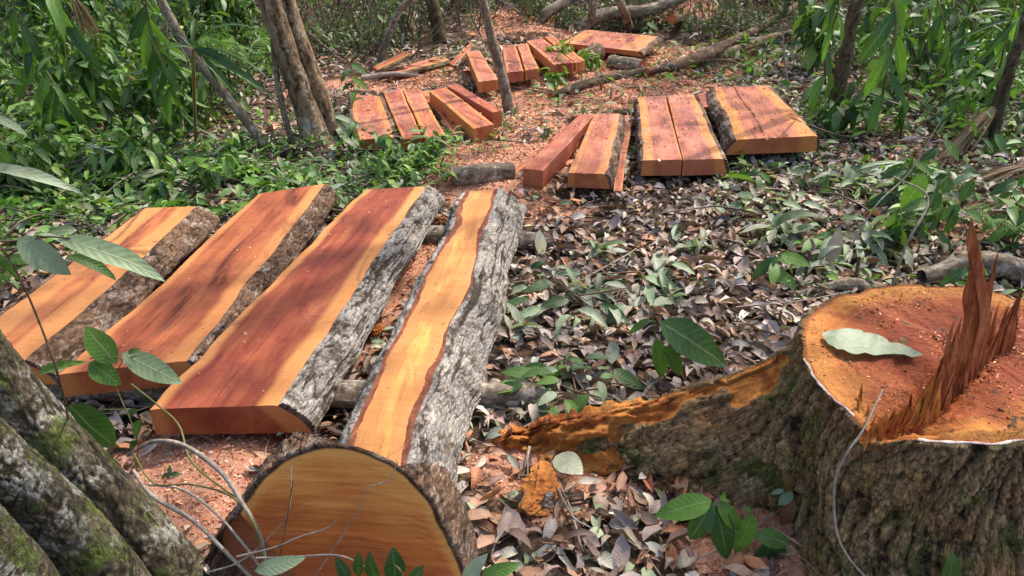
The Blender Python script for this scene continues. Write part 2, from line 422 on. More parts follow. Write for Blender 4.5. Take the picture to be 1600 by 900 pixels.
blob(340, 745, .26, .26, 1.0, .05); blob(300, 800, .20, .20, .9, .03); blob(400, 700, .26, .14, .8, .02); blob(240, 710, .14, .16, .5)
blob(1240, 800, .22, .22, .75, .02); blob(1200, 870, .3, .2, .6, 0); blob(930, 730, .45, .14, .75, .01); blob(1020, 700, .3, .15, .5); blob(850, 770, .18, .14, .7, .01)
blob(1440, 245, .35, .18, .5); blob(1500, 350, .4, .25, .35); blob(1050, 770, .3, .15, .4); blob(840, 330, .35, .25, .45); blob(1460, 150, .3, .3, .5)
_B = np.array(BLOBS)
def sawmask(x, y):
    x = np.asarray(x, float); y = np.asarray(y, float); m = np.zeros(x.shape); mo = np.zeros(x.shape)
    for bx, by, rx, ry, rot, wg, mound in _B:
        dx, dy = x - bx, y - by; c, s = cos(rot), sin(rot)
        q = ((dx * c + dy * s) / rx) ** 2 + ((-dx * s + dy * c) / ry) ** 2
        g = np.exp(-q * q * .9); m = np.maximum(m, g * wg * (.86 if by > 5 else 1)); mo = mo + mound * np.exp(-q * 1.1)
    far = ss(4.5, 6, y)
    return np.clip(m + .25 * fbm(x * 6, y * 6, 0, 40, 3) * (m > .03) - far * (m > .03) * .34 * ss(-.05, .35, fbm(x * 1.9, y * 1.5, 0, 41, 4)), 0, 1), mo
def gh(x, y):
    x = np.asarray(x, float); y = np.asarray(y, float)
    m, mo = sawmask(x, y)
    h = .022 * fbm(x * 1.3, y * 1.3, 0, 11, 3) + .010 * fbm(x * 9, y * 9, 0, 12, 3)
    bank = .9 * np.exp(-(((x - 3.2) / 1.6) ** 2 + ((y - 12.6) / 1.5) ** 2)) + .5 * ss(12.5, 20, y)
    return h + np.minimum(mo, .22) + bank

def build_ground():
    xs = np.concatenate([np.linspace(-120, -9, 12)[:-1], np.linspace(-9, -2.2, 90)[:-1], np.linspace(-2.2, 2.8, 300)[:-1], np.linspace(2.8, 9, 90)[:-1], np.linspace(9, 120, 12)])
    ys = np.concatenate([np.linspace(-120, -1, 10)[:-1], np.linspace(-1, .8, 12)[:-1], np.linspace(.8, 5.5, 300)[:-1], np.linspace(5.5, 14, 200)[:-1], np.linspace(14, 200, 20)])
    X, Y = np.meshgrid(xs, ys, indexing='ij')
    m, _ = sawmask(X, Y)
    Z = gh(X, Y) + m * .008 * fbm(X * 26, Y * 26, 0, 14, 3)
    mb = MB(); mb.grid(np.stack([X, Y, Z], -1), saw=m.ravel())
    mat, nt, out = new_mat('forest_soil'); t = NT(nt)
    co = t.n('NewGeometry').outputs['Position']; saw = t.attr('saw')
    n1 = t.noise(co, 6, 6, .6, .4); n2 = t.noise(co, 60, 5, .65); n3 = t.noise(co, 240, 3, .6)
    vor = t.n('TexVoronoi', feature='F1'); t.l(t.mix(.06, co, t.noise(co, 20, 3, out='Color')), vor.inputs['Vector']); vor.inputs['Scale'].default_value = 22
    soil = t.ramp(t.math('ADD', t.math('MULTIPLY', n1, .5), t.math('MULTIPLY', n2, .5)), [(.35, (.03, .018, .012)), (.5, (.085, .05, .033)), (.68, (.19, .12, .085))])
    rnd = t.n('SeparateXYZ'); t.l(vor.outputs['Color'], rnd.inputs[0])
    lf = t.ramp(rnd.outputs[0], [(0, (.07, .045, .03)), (.4, (.16, .10, .075)), (.7, (.27, .19, .14)), (1, (.12, .11, .06))])
    soil = t.mix(t.math('MULTIPLY', t.step(n1, .4, .6), .5), soil, lf)
    sd = t.ramp(t.math('ADD', t.math('MULTIPLY', n3, .55), t.math('MULTIPLY', n2, .5)), [(.34, (.34, .12, .06)), (.5, (.58, .255, .155)), (.68, (.76, .46, .33))])
    f = t.step(t.math('ADD', saw, t.math('MULTIPLY', t.math('SUBTRACT', n2, .5), .8)), .25, .5)
    col = t.mix(f, soil, sd)
    t.bsdf(col, .9, t.bump(t.math('ADD', n2, t.math('MULTIPLY', n3, .7)), 1.0, .012), .1, out)
    o = mb.build('ground', mat); tag(o, kind='structure'); return o
ground = build_ground()

# ------------------------------------------------------------------ leaves
def leaf_tpl(W_=.36, rows=5, fold=.18, curl=.5, wav=.0, seed=0, tip=1.0, petiole=0.0, lobes=0.0):
    s = np.linspace(0, 1, rows + 1)
    prof = np.sin(pi * np.clip(s, 0, 1) ** (.85)) ** .75 * (1 - .15 * s); prof[0] = .02; prof[-1] = .01
    if lobes: prof = prof * (1 + lobes * np.where(np.arange(rows + 1) % 2, 1, -1) * (s > .1) * (s < .95))
    ang = -curl * s + .25 * curl
    y = np.concatenate([[0], np.cumsum(np.cos((ang[1:] + ang[:-1]) / 2) / rows)]); z = np.concatenate([[0], np.cumsum(np.sin((ang[1:] + ang[:-1]) / 2) / rows)])
    hw = prof * W_ / 2
    r = np.random.default_rng(seed)
    zl = hw * fold * 2 + wav * r.normal(size=rows + 1) * .5; zr = hw * fold * 2 + wav * r.normal(size=rows + 1) * .5
    xm = wav * r.normal(size=rows + 1) * .25
    V = np.zeros((rows + 1, 3, 3))
    V[:, 0] = np.stack([xm - hw, y, z + zl], -1); V[:, 1] = np.stack([xm, y, z], -1); V[:, 2] = np.stack([xm + hw, y, z + zr], -1)
    luv = np.zeros((rows + 1, 3, 3)); luv[:, 0, 0] = -1; luv[:, 2, 0] = 1; luv[..., 1] = s[:, None]
    i = np.arange(rows)[:, None] * 3; j = np.arange(2)[None]
    F = np.stack([i + j, i + j + 1, i + j + 4, i + j + 3], -1).reshape(-1, 4)
    return V.reshape(-1, 3), F, luv.reshape(-1, 3)
def rots(yaw, pitch, roll):
    cz, sz, cx, sx, cy, sy = np.cos(yaw), np.sin(yaw), np.cos(pitch), np.sin(pitch), np.cos(roll), np.sin(roll)
    o, l = np.zeros_like(cz), np.ones_like(cz)
    Rz = np.stack([cz, -sz, o, sz, cz, o, o, o, l], -1).reshape(-1, 3, 3)
    Rx = np.stack([l, o, o, o, cx, -sx, o, sx, cx], -1).reshape(-1, 3, 3)
    Ry = np.stack([cy, o, sy, o, l, o, -sy, o, cy], -1).reshape(-1, 3, 3)
    return Rz @ Rx @ Ry
def scatter(mb, tpls, pos, R, scale, col):
    pos = np.asarray(pos); n = len(pos)
    if n == 0: return
    which = rng.integers(0, len(tpls), n)
    for k, (V, F, luv) in enumerate(tpls):
        ix = np.where(which == k)[0]
        if not len(ix): continue
        P = np.einsum('nij,vj->nvi', R[ix], V) * np.asarray(scale)[ix][:, None, None] + pos[ix][:, None]
        FF = (F[None] + (np.arange(len(ix)) * len(V))[:, None, None]).reshape(-1, 4)
        mb.raw(P.reshape(-1, 3), [FF], lcol=np.repeat(np.asarray(col)[ix], len(V), 0), luv=np.tile(luv, (len(ix), 1)))
def pick(cols, n, jit=.18):
    c = np.array(cols)[rng.integers(0, len(cols), n)]
    return np.clip(c * (1 + jit * rng.normal(size=(n, 1))) * (1 + .05 * rng.normal(size=(n, 3))), .005, .9)

T_dry = [leaf_tpl(w_, 5, f_, c_, .05, i) for i, (w_, f_, c_) in enumerate([(.42, .35, .9), (.36, .5, -.6), (.48, .25, 1.4), (.38, .6, .3), (.5, .2, -1.1), (.34, .45, 1.8)])]
T_drys = [leaf_tpl(.42, 2, .3, .8, .0, 1), leaf_tpl(.36, 2, .45, -.6, .0, 2)]
T_cut = [leaf_tpl(.34, 6, .22, .7, .03, 11), leaf_tpl(.28, 6, .35, 1.1, .03, 12), leaf_tpl(.38, 6, .15, .3, .04, 13)]
T_fresh = [leaf_tpl(.36, 5, .16, .6, .012, 21), leaf_tpl(.30, 5, .22, .9, .012, 22), leaf_tpl(.42, 5, .12, .4, .012, 23)]
T_freshs = [leaf_tpl(.40, 2, .16, .5, 0, 24), leaf_tpl(.34, 2, .2, .9, 0, 25)]
T_long = [leaf_tpl(.20, 7, .14, 1.1, .01, 31), leaf_tpl(.24, 7, .2, .8, .01, 32)]
T_strap = [leaf_tpl(.065, 8, .3, 1.2, .002, 41), leaf_tpl(.05, 8, .4, .7, .002, 42)]
T_blade = [leaf_tpl(.05, 4, .3, .9, 0, 51), leaf_tpl(.04, 4, .3, 1.5, 0, 52)]

# ground kept free of litter where thick things stand
def in_view(x, y, pad=.15):
    z = y * _c + CAMH * _s
    return np.abs(x) < (800 / FPX + pad) * z
def litter():
    mb = MB()
    # (d0, d1, per m2, size, templates)
    for d0, d1, dens, size, T in ((1.0, 3.2, 1050, .066, T_dry + T_dry + [leaf_tpl(.07, 5, .3, .5, .02, 9), leaf_tpl(.22, 5, .5, 1.6, .06, 10)]), (3.2, 5.4, 760, .066, T_dry + T_dry + [leaf_tpl(.07, 5, .3, .5, .02, 9)]), (5.4, 9, 260, .085, T_drys), (9, 15, 60, .12, T_drys)):
        xm = (800 / FPX + .15) * (d1 * _c + CAMH * _s)
        n = int(2 * xm * (d1 - d0) * dens)
        x = rng.uniform(-xm, xm, n); y = rng.uniform(d0, d1, n)
        m, _ = sawmask(x, y)
        keep = in_view(x, y) & (rng.uniform(size=n) > m * np.where(y > 5, 1.15, 1.22))
        # the clearing under the green growth on the left carries less litter
        x, y = x[keep], y[keep]; n = len(x)
        z = gh(x, y) + np.abs(rng.normal(size=n)) * .016 + .004
        R = rots(rng.uniform(0, 2 * pi, n), rng.normal(size=n) * .24, rng.normal(size=n) * .36)
        sc_ = size * np.exp(np.clip(rng.normal(size=n) * .42, -.9, .52))
        c = pick(BROWNS, n)
        # patches of wilted grey-green leaves
        g = fbm(x * 1.1, y * 1.1, 0, 77, 3) + .25 * rng.normal(size=n)
        gm = g > .36 + .25 * (x < 0)
        c[gm] = pick([(.22, .25, .16), (.29, .31, .22), (.17, .22, .10), (.34, .34, .27), (.36, .32, .26)], gm.sum())
        # sawdust-coloured ones near the dust
        od = (m[keep] > .12) & (rng.uniform(size=n) < .5)
        c[od] = pick([(.42, .17, .08), (.36, .20, .13)], od.sum())
        scatter(mb, T, np.stack([x, y, z], -1), R, sc_, c)
    o = mb.build('leaf_litter', M_litter); tag(o, 'carpet of dry brown and wilted fallen leaves', 'leaf litter', kind='stuff')
litter()

def sawdust():
    mb = MB()
    n = 130000
    b = _B[rng.choice(len(_B), n, p=(_B[:, 2] * _B[:, 3]) / (_B[:, 2] * _B[:, 3]).sum())]
    x = b[:, 0] + rng.normal(size=n) * b[:, 2] * .75; y = b[:, 1] + rng.normal(size=n) * b[:, 3] * .75
    m, _ = sawmask(x, y); k = (rng.uniform(size=n) < m + .03) & in_view(x, y); x, y = x[k], y[k]; n = len(x)
    z = gh(x, y) + .003
    q = np.array([[-.5, -.3, 0], [.5, -.25, 0], [.45, .3, .1], [-.4, .35, 0]])
    R = rots(rng.uniform(0, 6.3, n), rng.normal(size=n) * .6, rng.normal(size=n) * .6)
    s = (.0045 + .0011 * y) * np.exp(rng.normal(size=n) * .45)
    P = np.einsum('nij,vj->nvi', R, q) * s[:, None, None] + np.stack([x, y, z], -1)[:, None]
    c = pick([(.68, .35, .23), (.56, .24, .13), (.42, .13, .06), (.74, .48, .35), (.62, .29, .13)], n)
    mb.raw(P.reshape(-1, 3), [np.arange(4 * n).reshape(-1, 4)], lcol=np.repeat(c, 4, 0), luv=np.full((4 * n, 3), .5))
    tag(mb.build('sawdust', M_litter), 'orange sawdust and chips spilled around the sawn boards', 'sawdust', kind='stuff')
sawdust()

# ------------------------------------------------------------------ sawn planks
TOPS = []
def plank(name, label, q, Z=.2, t=.1, bl=0., br=0., wav=.012, mat=None, bark=None, group=None, cat='plank', groove=None,
          seed=1, depth=.012, cu=.028, cv=.09, res=.014, topwav=.0, inner=None, Zfar=None, cvx=.35, fr_skew=0., thick_bark=.010):
    Zf = Z if Zfar is None else Zfar
    nl, nr, fr, fl = W(*q[0], Z), W(*q[1], Z), W(*q[2], Zf), W(*q[3], Zf)
    a = unit(((fl + fr) - (nl + nr)) * [1, 1, 0]); c = np.array([a[1], -a[0], 0])
    L = np.linalg.norm((fl + fr) / 2 - (nl + nr) / 2); wd = np.linalg.norm(nr - nl)
    ns = int(max(16, L / res)); s = np.linspace(0, 1, ns)[:, None]
    zrow = fbm(s * L * 1.7, seed * 3.3, 0, seed, 4); zrow2 = fbm(s * L * 1.7, seed * 5.1 + 9, 0, seed + 50, 4)
    fine_l = .0035 * fbm(s * L * 18, 2.2, 0, seed + 7, 3); fine_r = .0035 * fbm(s * L * 18, 7.2, 0, seed + 8, 3)
    LE = nl * (1 - s) + fl * s + c * (zrow * wav * (1 if bl or br > .05 else .4) * 2 + fine_l * (1 if bl else .3))
    RE = nr * (1 - s) + fr * s + c * (zrow2 * wav * (1 if br else .4) * 2 + fine_r * (1 if br else .3))
    us = list(np.linspace(0, 1, 19))
    if groove is not None:
        g0, gw, s0, s1, gd = groove
        us += [g0 - gw, g0 - gw * .6, g0, g0 + gw * .6, g0 + gw]
    us = np.array(sorted(us))[None, :, None]; nu = us.shape[1]
    U = us[0, :, 0]
    top = LE[:, None] * (1 - us) + RE[:, None] * us
    X = (top - nl) @ c; Yl = (top - nl) @ a
    top[..., 2] += .0015 * fbm(X * 8, Yl * 40, 0, seed + 3, 2) + .004 * fbm(X * 1.2, Yl * 1.3, 0, seed + 4, 2)
    if groove is not None:
        gm = (np.abs(U - g0) < gw * .7)[None] * ((s[:, 0] > s0) & (s[:, 0] < s1))[:, None]
        top[..., 2] -= gm * gd
    # bevel: soften top edges
    top[:, 0, 2] -= .003; top[:, -1, 2] -= .003
    mb = MB()
    off = seed * 1.37
    wv = lambda P: np.stack([(P - nl) @ c, (P - nl) @ a + off, P[..., 2]], -1).reshape(-1, 3)
    WU = np.broadcast_to(U[None], top.shape[:2])
    mb.grid(top, wood=wv(top), wu=WU.ravel(), endf=np.zeros(WU.size))
    BL = LE - c * bl * (1 + .25 * fbm(s * L * 2.3, 1.1, 0, seed + 21, 3)); BR = RE + c * br * (1 + .25 * fbm(s * L * 2.3, 4.1, 0, seed + 22, 3))
    zb = top[:, :, 2].mean(1)[:, None] - t
    BL = np.concatenate([BL[:, :2], zb], 1); BR = np.concatenate([BR[:, :2], zb], 1)
    bot = BL[:, None] * (1 - us) + BR[:, None] * us
    mb.grid(bot, wood=wv(bot), wu=WU.ravel(), endf=np.zeros(WU.size))
    kk = 8; kf = np.linspace(0, 1, kk)
    def side(E, B_, sign, wide):
        G = E[:, None] * (1 - kf[None, :, None]) + B_[:, None] * kf[None, :, None]
        return G + c * sign * (wide * cvx * np.sin(pi * kf) ** 1)[None, :, None] * .6
    tl, tr_ = top[:, 0], top[:, -1]
    SL, SR = side(tl, BL, -1, bl), side(tr_, BR, 1, br)
    for G, val in ((SL, 0.), (SR, 1.)):
        mb.grid(G, wood=wv(G), wu=np.full(G.shape[0] * kk, val), endf=np.zeros(G.shape[0] * kk))
    for e in (0, -1):                     # end cuts follow the rounded waney sides
        k2 = kf[:, None, None]
        lft, rgt = SL[e][:, None], SR[e][:, None]
        G = lft * (1 - us) + rgt * us
        G[0] = top[e]
        G = G + a * (.002 * fbm(G[..., 0] * 40, G[..., 2] * 40, 0, seed, 2))[..., None] * (np.abs(k2[..., 0] - .5) < .45)[..., None]
        mb.grid(G, wood=wv(G) + np.array([0, 0, .3]), wu=np.broadcast_to(U[None], G.shape[:2]).ravel(), endf=np.full(G.shape[0] * G.shape[1], 1.))
    base = (nl + nr) / 2 * [1, 1, 0]
    TOPS.append((top[:, 1:-1].copy(), wd * L))
    root = empty(name, base)
    tag(root, label, cat, group)
    reparent(mb.build('board', mat, None, loc=base), root)
    for width, G0, sign, sd in ((bl, SL, -1, seed + 100), (br, SR, 1, seed + 200)):
        if width <= 0: continue
        kb = max(6, int(math.hypot(width, t) * 1.15 / (res * .5))); kq = np.linspace(0, 1, kb)
        E = G0[:, 0]; B_ = G0[:, -1]
        G = E[:, None] * (1 - kq[None, :, None]) + B_[:, None] * kq[None, :, None] + c * sign * (width * cvx * np.sin(pi * kq))[None, :, None] * .6
        arc = math.hypot(width, t) * 1.1
        u = kq[None] * arc + 0 * s; v = s * L + 0 * u
        hb = bark_height(u, v, cu, cv, sd)
        nrm = c * sign * t + np.array([0, 0, width * .9]); nrm = unit(nrm)
        ed = np.minimum(1, .35 + np.minimum(kq, 1 - kq) * 8)[None]
        # flakes broken away show the inner bark
        brk = ss(.30, .55, fbm(u * 6, v * 4, 0, sd + 5, 3))
        thick = thick_bark + depth * hb * ed - brk * depth * .7
        Go = G + nrm * thick[..., None] + np.array([0, 0, .003]) * (kq < .04)[None, :, None]
        Go[:, 0] = E + np.array([0, 0, .002]) + c * sign * .001
        bm = MB(); bm.grid(Go, cav=(hb * (1 - .5 * brk)).ravel(), bp=np.stack([u + seed, v, 0 * u], -1).reshape(-1, 3))
        for e in (0, -1):
            st = np.stack([Go[e], G[e] - nrm * .004]); bm.grid(st, cav=np.full(2 * kb, .34), bp=np.tile(Go[e], (2, 1)))
        reparent(bm.build('bark', bark, None, loc=base), root)
        # the thin reddish line of inner bark along the sawn edge
        if inner:
            im = MB(); k3 = np.linspace(0, 1, 4)[None, :, None]
            wdt = (inner[0] * np.clip(1 + 2.4 * fbm(s * L * 2.2, 3.3, 0, sd + 9, 5), .15, 3))[:, None]
            A_ = E[:, None] - c * sign * wdt; Bn = E[:, None] + c * sign * .006
            Gi = A_ * (1 - k3) + Bn * k3; Gi[..., 2] += .0035 - .003 * (k3[..., 0] < .1)
            im.grid(Gi, cav=(.5 + .4 * fbm(Gi[..., 0] * 60, Gi[..., 1] * 20, 0, sd, 2)).ravel())
            reparent(im.build('inner_bark', inner[1], None, loc=base), root)
    return root

B_inner = bark_mat('inner_bark', (.10, .025, .012), (.27, .085, .045), (.42, .16, .09), .3)
NEAR = 'long waney-edged boards laid side by side on poles'
plank('wooden_board', 'leftmost long board, pale orange, with a wide brown flaky bark edge', [(-100, 566), (40, 566), (305, 322), (225, 325)],
      .2, .09, bl=.03, br=.10, wav=.010, seed=3, mat=wood_mat('board_wood_a', heart=(.36, .11, .042), sap=(.50, .205, .066), sapl=.36, sapr=.30, dust=.15, seed=1, crack=.62), bark=B_brown, group=NEAR, depth=.013, cu=.03, cv=.05, res=.009)
plank('wooden_board', 'long reddish board with a narrow yellow edge, second from left in the near row', [(88, 586), (293, 564), (509, 287), (405, 303)],
      .2, .09, bl=.0, br=.06, wav=.012, seed=8, mat=wood_mat('board_wood_b', heart=(.25, .062, .026), sap=(.49, .19, .062), sapl=.10, sapr=.16, dust=.15, seed=2, crack=.5), bark=B_brown, group=NEAR, depth=.012, cu=.022, cv=.04, res=.009)
plank('wooden_board', 'widest long board with dark red heartwood and thick grey bark along its right edge', [(232, 640), (430, 632), (663, 291), (568, 295)],
      .2, .098, bl=.0, br=.095, wav=.016, seed=12, mat=wood_mat('board_wood_c', heart=(.19, .037, .020), sap=(.52, .215, .068), sapl=.09, sapr=.16, dust=.12, seed=3, crack=.47, figure=1.1), bark=B_grey, group=NEAR, depth=.016, cu=.019, cv=.12, res=.008, thick_bark=.012)
plank('wooden_slab', 'narrow slab with a honey-yellow sawn strip between grey fissured bark, behind the cut log end', [(524, 750), (612, 770), (778, 295), (728, 299)],
      .21, .16, bl=.05, br=.13, wav=.028, seed=5, mat=wood_mat('slab_wood', heart=(.46, .19, .058), sap=(.48, .205, .066), sapl=.3, sapr=.3, dust=.05, seed=4, dark=-1.3), bark=B_grey, group=NEAR, cat='slab', depth=.016, cu=.019, cv=.16, res=.007, inner=(.017, B_inner), thick_bark=.014)

W_back = [wood_mat('dusty_board_wood_%s' % n, heart=h, sap=sp_, sapl=a, sapr=b, dust=du, seed=sd, dark=.2) for n, h, sp_, a, b, du, sd in (
    ('a', (.29, .08, .045), (.48, .18, .055), .16, .22, .5, 5), ('b', (.24, .055, .035), (.46, .17, .06), .14, .10, .5, 6),
    ('c', (.31, .085, .045), (.50, .19, .055), .16, .12, .5, 7), ('d', (.30, .078, .045), (.34, .09, .048), .02, .02, .4, 8),
    ('e', (.30, .08, .042), (.55, .21, .05), .14, .20, .35, 9), ('f', (.30, .085, .055), (.52, .20, .05), .26, .02, .5, 10), ('g', (.30, .085, .055), (.52, .20, .05), .02, .26, .5, 11))]
MIDL = 'boards lying left of the sawdust path'
plank('wooden_board', 'short dusty board with bark on both edges, leftmost of the boards left of the path', [(561, 218), (613, 214), (594, 150), (550, 148)], .13, .07, bl=.03, br=.07, seed=21, mat=W_back[0], bark=B_brown, group=MIDL, res=.02)
plank('wooden_board', 'left half of the saw-split board, beside the short barked board', [(630, 217), (661, 215), (627, 140), (600, 145)], .15, .08, seed=22, mat=W_back[1], group=MIDL, res=.02)
plank('wooden_board', 'right half of the saw-split board, next to the thin pale batten', [(664, 215), (696, 211), (655, 138), (630, 140)], .15, .08, seed=23, mat=W_back[2], group=MIDL, res=.02)
plank('batten', 'thin pale splintered batten between the split board and the yellow beam', [(711, 210), (724, 212), (665, 142), (657, 144)], .08, .03, bl=.008, wav=.01, seed=24, mat=W_back[4], bark=B_brown, group=MIDL, cat='offcut', res=.02)
plank('wooden_beam', 'squared yellow and pink beam ending beside the thin leaning sapling', [(740, 201), (772, 194), (697, 136), (671, 142)], .17, .10, seed=25, mat=W_back[2], group=MIDL, cat='beam', res=.02)
plank('wooden_beam', 'deep red square beam partly hidden behind the thin leaning sapling', [(770, 175), (783, 172), (716, 131), (699, 134)], .19, .12, seed=26, mat=W_back[3], group=MIDL, cat='beam', res=.02)
FAR = 'boards in the farthest row'
plank('wooden_board', 'pale narrow board just left of the sapling in the farthest row', [(748, 128), (778, 124), (749, 79), (728, 81)], .19, .09, seed=31, mat=W_back[2], group=FAR, res=.03)
plank('wooden_board', 'left half of the middle split board in the farthest row', [(791, 114), (818, 111), (805, 70), (785, 71)], .19, .09, seed=32, mat=W_back[1], group=FAR, res=.03)
plank('wooden_board', 'right half of the middle split board in the farthest row', [(821, 110), (842, 107), (824, 68), (808, 69)], .19, .09, seed=33, mat=W_back[0], group=FAR, res=.03)
plank('wooden_board', 'broad left half of the farthest-row board nearest the small cut log', [(865, 101), (897, 98), (848, 60), (823, 64)], .20, .09, seed=34, mat=W_back[1], group=FAR, res=.03)
plank('wooden_board', 'narrow right half of the farthest-row board nearest the small cut log', [(900, 98), (914, 94), (864, 56), (851, 58)], .20, .09, seed=35, mat=W_back[4], group=FAR, res=.03)
plank('wooden_slab', 'wide slab lying crosswise under the pale fallen branch', [(883, 67), (996, 80), (1030, 57), (912, 46)], .17, .05, bl=.02, br=.05, wav=.03, seed=36, mat=W_back[0], bark=B_brown, group=FAR, cat='slab', res=.03)
MIDR = 'boards lying right of the sawdust path'
plank('wooden_beam', 'wedge-shaped beam with a red sawn side at the end of the sawdust path', [(816, 262), (849, 266), (931, 178), (904, 179)], .16, .12, seed=41, mat=W_back[3], group=MIDR, cat='beam', res=.018, bl=.0, Zfar=.16)
plank('wooden_board', 'dusty board with ragged bark on its right edge, beside the wedge-shaped beam', [(888, 270), (946, 272), (968, 177), (929, 178)], .16, .09, br=.035, seed=42, mat=W_back[0], bark=B_brown, group=MIDR, res=.018)
plank('batten', 'thin pink batten leaning between the two dusty boards', [(958, 298), (972, 298), (988, 178), (977, 180)], .06, .03, seed=43, mat=W_back[2], group=MIDR, cat='offcut', res=.018)
plank('wooden_board', 'left half of the thick board split by a saw cut, right of the path', [(1008, 250), (1065, 249), (1040, 150), (999, 153)], .17, .10, bl=.012, seed=44, mat=W_back[5], bark=B_brown, group=MIDR, res=.016)
plank('wooden_board', 'right half of the thick split board, with bark along its right edge', [(1068, 249), (1129, 247), (1082, 147), (1043, 149)], .17, .10, br=.035, seed=45, mat=W_back[6], bark=B_brown, group=MIDR, res=.016)
plank('wooden_board', 'glossy orange thick board with a dark groove, farthest right of all the boards', [(1152, 218), (1277, 212), (1199, 133), (1117, 137)], .20, .105, bl=.06, br=.008, seed=46, mat=W_back[4], bark=B_brown, group=MIDR, res=.016, groove=(.36, .012, .06, 1.1, .025))
plank('offcut_block', 'small reddish offcut block wedged between the two thick boards', [(1100, 168), (1125, 166), (1110, 142), (1088, 147)], .14, .08, seed=47, mat=W_back[3], group='offcuts', cat='offcut', res=.02)
plank('bark_slab', 'long bark-edged offcut lying behind the boards left of the path', [(598, 112), (605, 117), (702, 93), (690, 86)], .07, .04, br=.03, bl=.02, wav=.02, seed=48, mat=W_back[0], bark=B_brown, group='offcuts', cat='offcut', res=.02)
plank('bark_slab', 'short pointed offcut propped at the far left edge of the brush', [(584, 105), (590, 109), (642, 84), (634, 80)], .10, .03, br=.03, bl=.02, wav=.02, seed=49, mat=W_back[4], bark=B_brown, group='offcuts', cat='offcut', res=.02, Zfar=.2)
plank('bark_slab', 'narrow offcut slanting up behind the farthest pale board', [(702, 99), (710, 102), (741, 68), (735, 66)], .10, .03, br=.02, wav=.01, seed=50, mat=W_back[2], bark=B_brown, group='offcuts', cat='offcut', res=.02, Zfar=.2)
plank('bark_slab', 'splintered dark bark offcut leaning on the wedge-shaped beam', [(785, 280), (797, 284), (842, 242), (832, 238)], .05, .03, br=.03, wav=.02, seed=51, mat=W_back[0], bark=B_brown, group='offcuts', cat='offcut', res=.015, Zfar=.14)

def board_dust():
    mb = MB(); q = np.array([[-.5, -.3, 0], [.5, -.25, 0], [.45, .3, .1], [-.4, .35, 0]])
    for i, (T_, area) in enumerate(TOPS):
        far = i > 3
        n = int(area * (1500 if far else 260)); I = rng.integers(0, T_.shape[0], n); J = rng.integers(0, T_.shape[1], n)
        P = T_[I, J] + rng.normal(size=(n, 3)) * [.008, .008, 0]; P[:, 2] = T_[I, J, 2] + .0015
        cl = fbm(P[:, 0] * 4, P[:, 1] * 4, 0, 888, 3) + .25 * rng.normal(size=n); P = P[cl > (-.05 if far else .12)]; n = len(P)
        if not n: continue
        s_ = (.0035 + .0009 * P[:, 1]) * np.exp(rng.normal(size=n) * .4)
        G = np.einsum('nij,vj->nvi', rots(rng.uniform(0, 6.3, n), rng.normal(size=n) * .4, rng.normal(size=n) * .4), q) * s_[:, None, None] + P[:, None]
        c = pick([(.60, .32, .20), (.52, .22, .12), (.56, .26, .15), (.34, .12, .06)], n)
        mb.raw(G.reshape(-1, 3), [np.arange(4 * n).reshape(-1, 4)], lcol=np.repeat(c, 4, 0), luv=np.full((4 * n, 3), .5))
    tag(mb.build('sawdust', M_litter), 'sawdust crumbs scattered over the tops of the boards', 'sawdust', kind='stuff')
board_dust()

def chunk(label, pts, w0, t0, mat, seed, name='bark_chunk', cat='chunk'):
    """an uneven broken piece: a fat irregular flake"""
    pts = [np.array(p) for p in pts]; base = pts[0] * [1, 1, 0]; mb = MB()
    C = spline(pts, 26); T, N, B = frames(C); th = np.linspace(0, 2 * pi, 30, endpoint=False); s_ = np.linspace(0, 1, 26)
    env = np.sin(pi * np.clip(s_ * .92 + .04, 0, 1)) ** .5
    rg = 1 + 1.1 * fbm(np.cos(th)[None] * 2.6 + seed, np.sin(th)[None] * 2.6, s_[:, None] * 5, seed, 5, .65)
    G = C[:, None] + (env[:, None] * rg)[..., None] * (N[:, None] * (np.cos(th) * w0)[None, :, None] + B[:, None] * (np.sin(th) * t0)[None, :, None])
    mb.grid(G, wrap=True, wood=G.reshape(-1, 3), cav=(.5 + .4 * (rg - 1)).ravel(), bp=G.reshape(-1, 3))
    tag(mb.build(name, mat, None, loc=base, smooth=False), label, cat)
M_torn = torn_mat('torn_orange_wood', (.66, .30, .07), (.50, .16, .04), (.16, .045, .018))
chunk('orange torn chunk with a bark back lying below the torn root', [W(848, 722, .07), W(850, 750, .06), W(838, 780, .04), W(820, 800, .03)], .045, .02, M_torn, 3)
chunk('small flake of brown bark beside the orange torn chunk', [W(862, 765, .05), W(838, 795, .03)], .03, .012, B_brown, 4)
chunk('pale broken chip of wood in the gap between slab and widest board', [W(573, 518, .04), W(600, 512, .05)], .03, .015, M_torn, 5)

# ------------------------------------------------------------------ round poles and small logs
def log(name, label, pts, rad, bark, cat='log', group=None, seed=1, endmat=None, **kw):
    pts = [np.array(p) for p in pts]; base = pts[0] * [1, 1, 0]
    root = empty(name, base); tag(root, label, cat, group)
    mb = MB(); C, G = bark_tube(mb, pts, rad, seed=seed, **kw)
    reparent(mb.build('bark', bark, None, loc=base), root)
    for e in (0, -1):
        em = MB(); ring = G[e]; c = ring.mean(0); m = len(ring)
        k = np.array([1, .93, .6, .3, .0005])[:, None, None]
        g = c + (ring[None] - c) * k
        em.grid(g, wrap=True, wood=g.reshape(-1, 3), wu=(np.ones(m)[None] * k[..., 0] * .5).ravel(), endf=np.full(g.shape[0] * m, .6))
        reparent(em.build('cut_end', endmat or W_back[4], None, loc=base), root)
    return root
POLES = 'bearer poles under the near boards'
a, b = W(60, 600, .05), W(900, 622, .05)
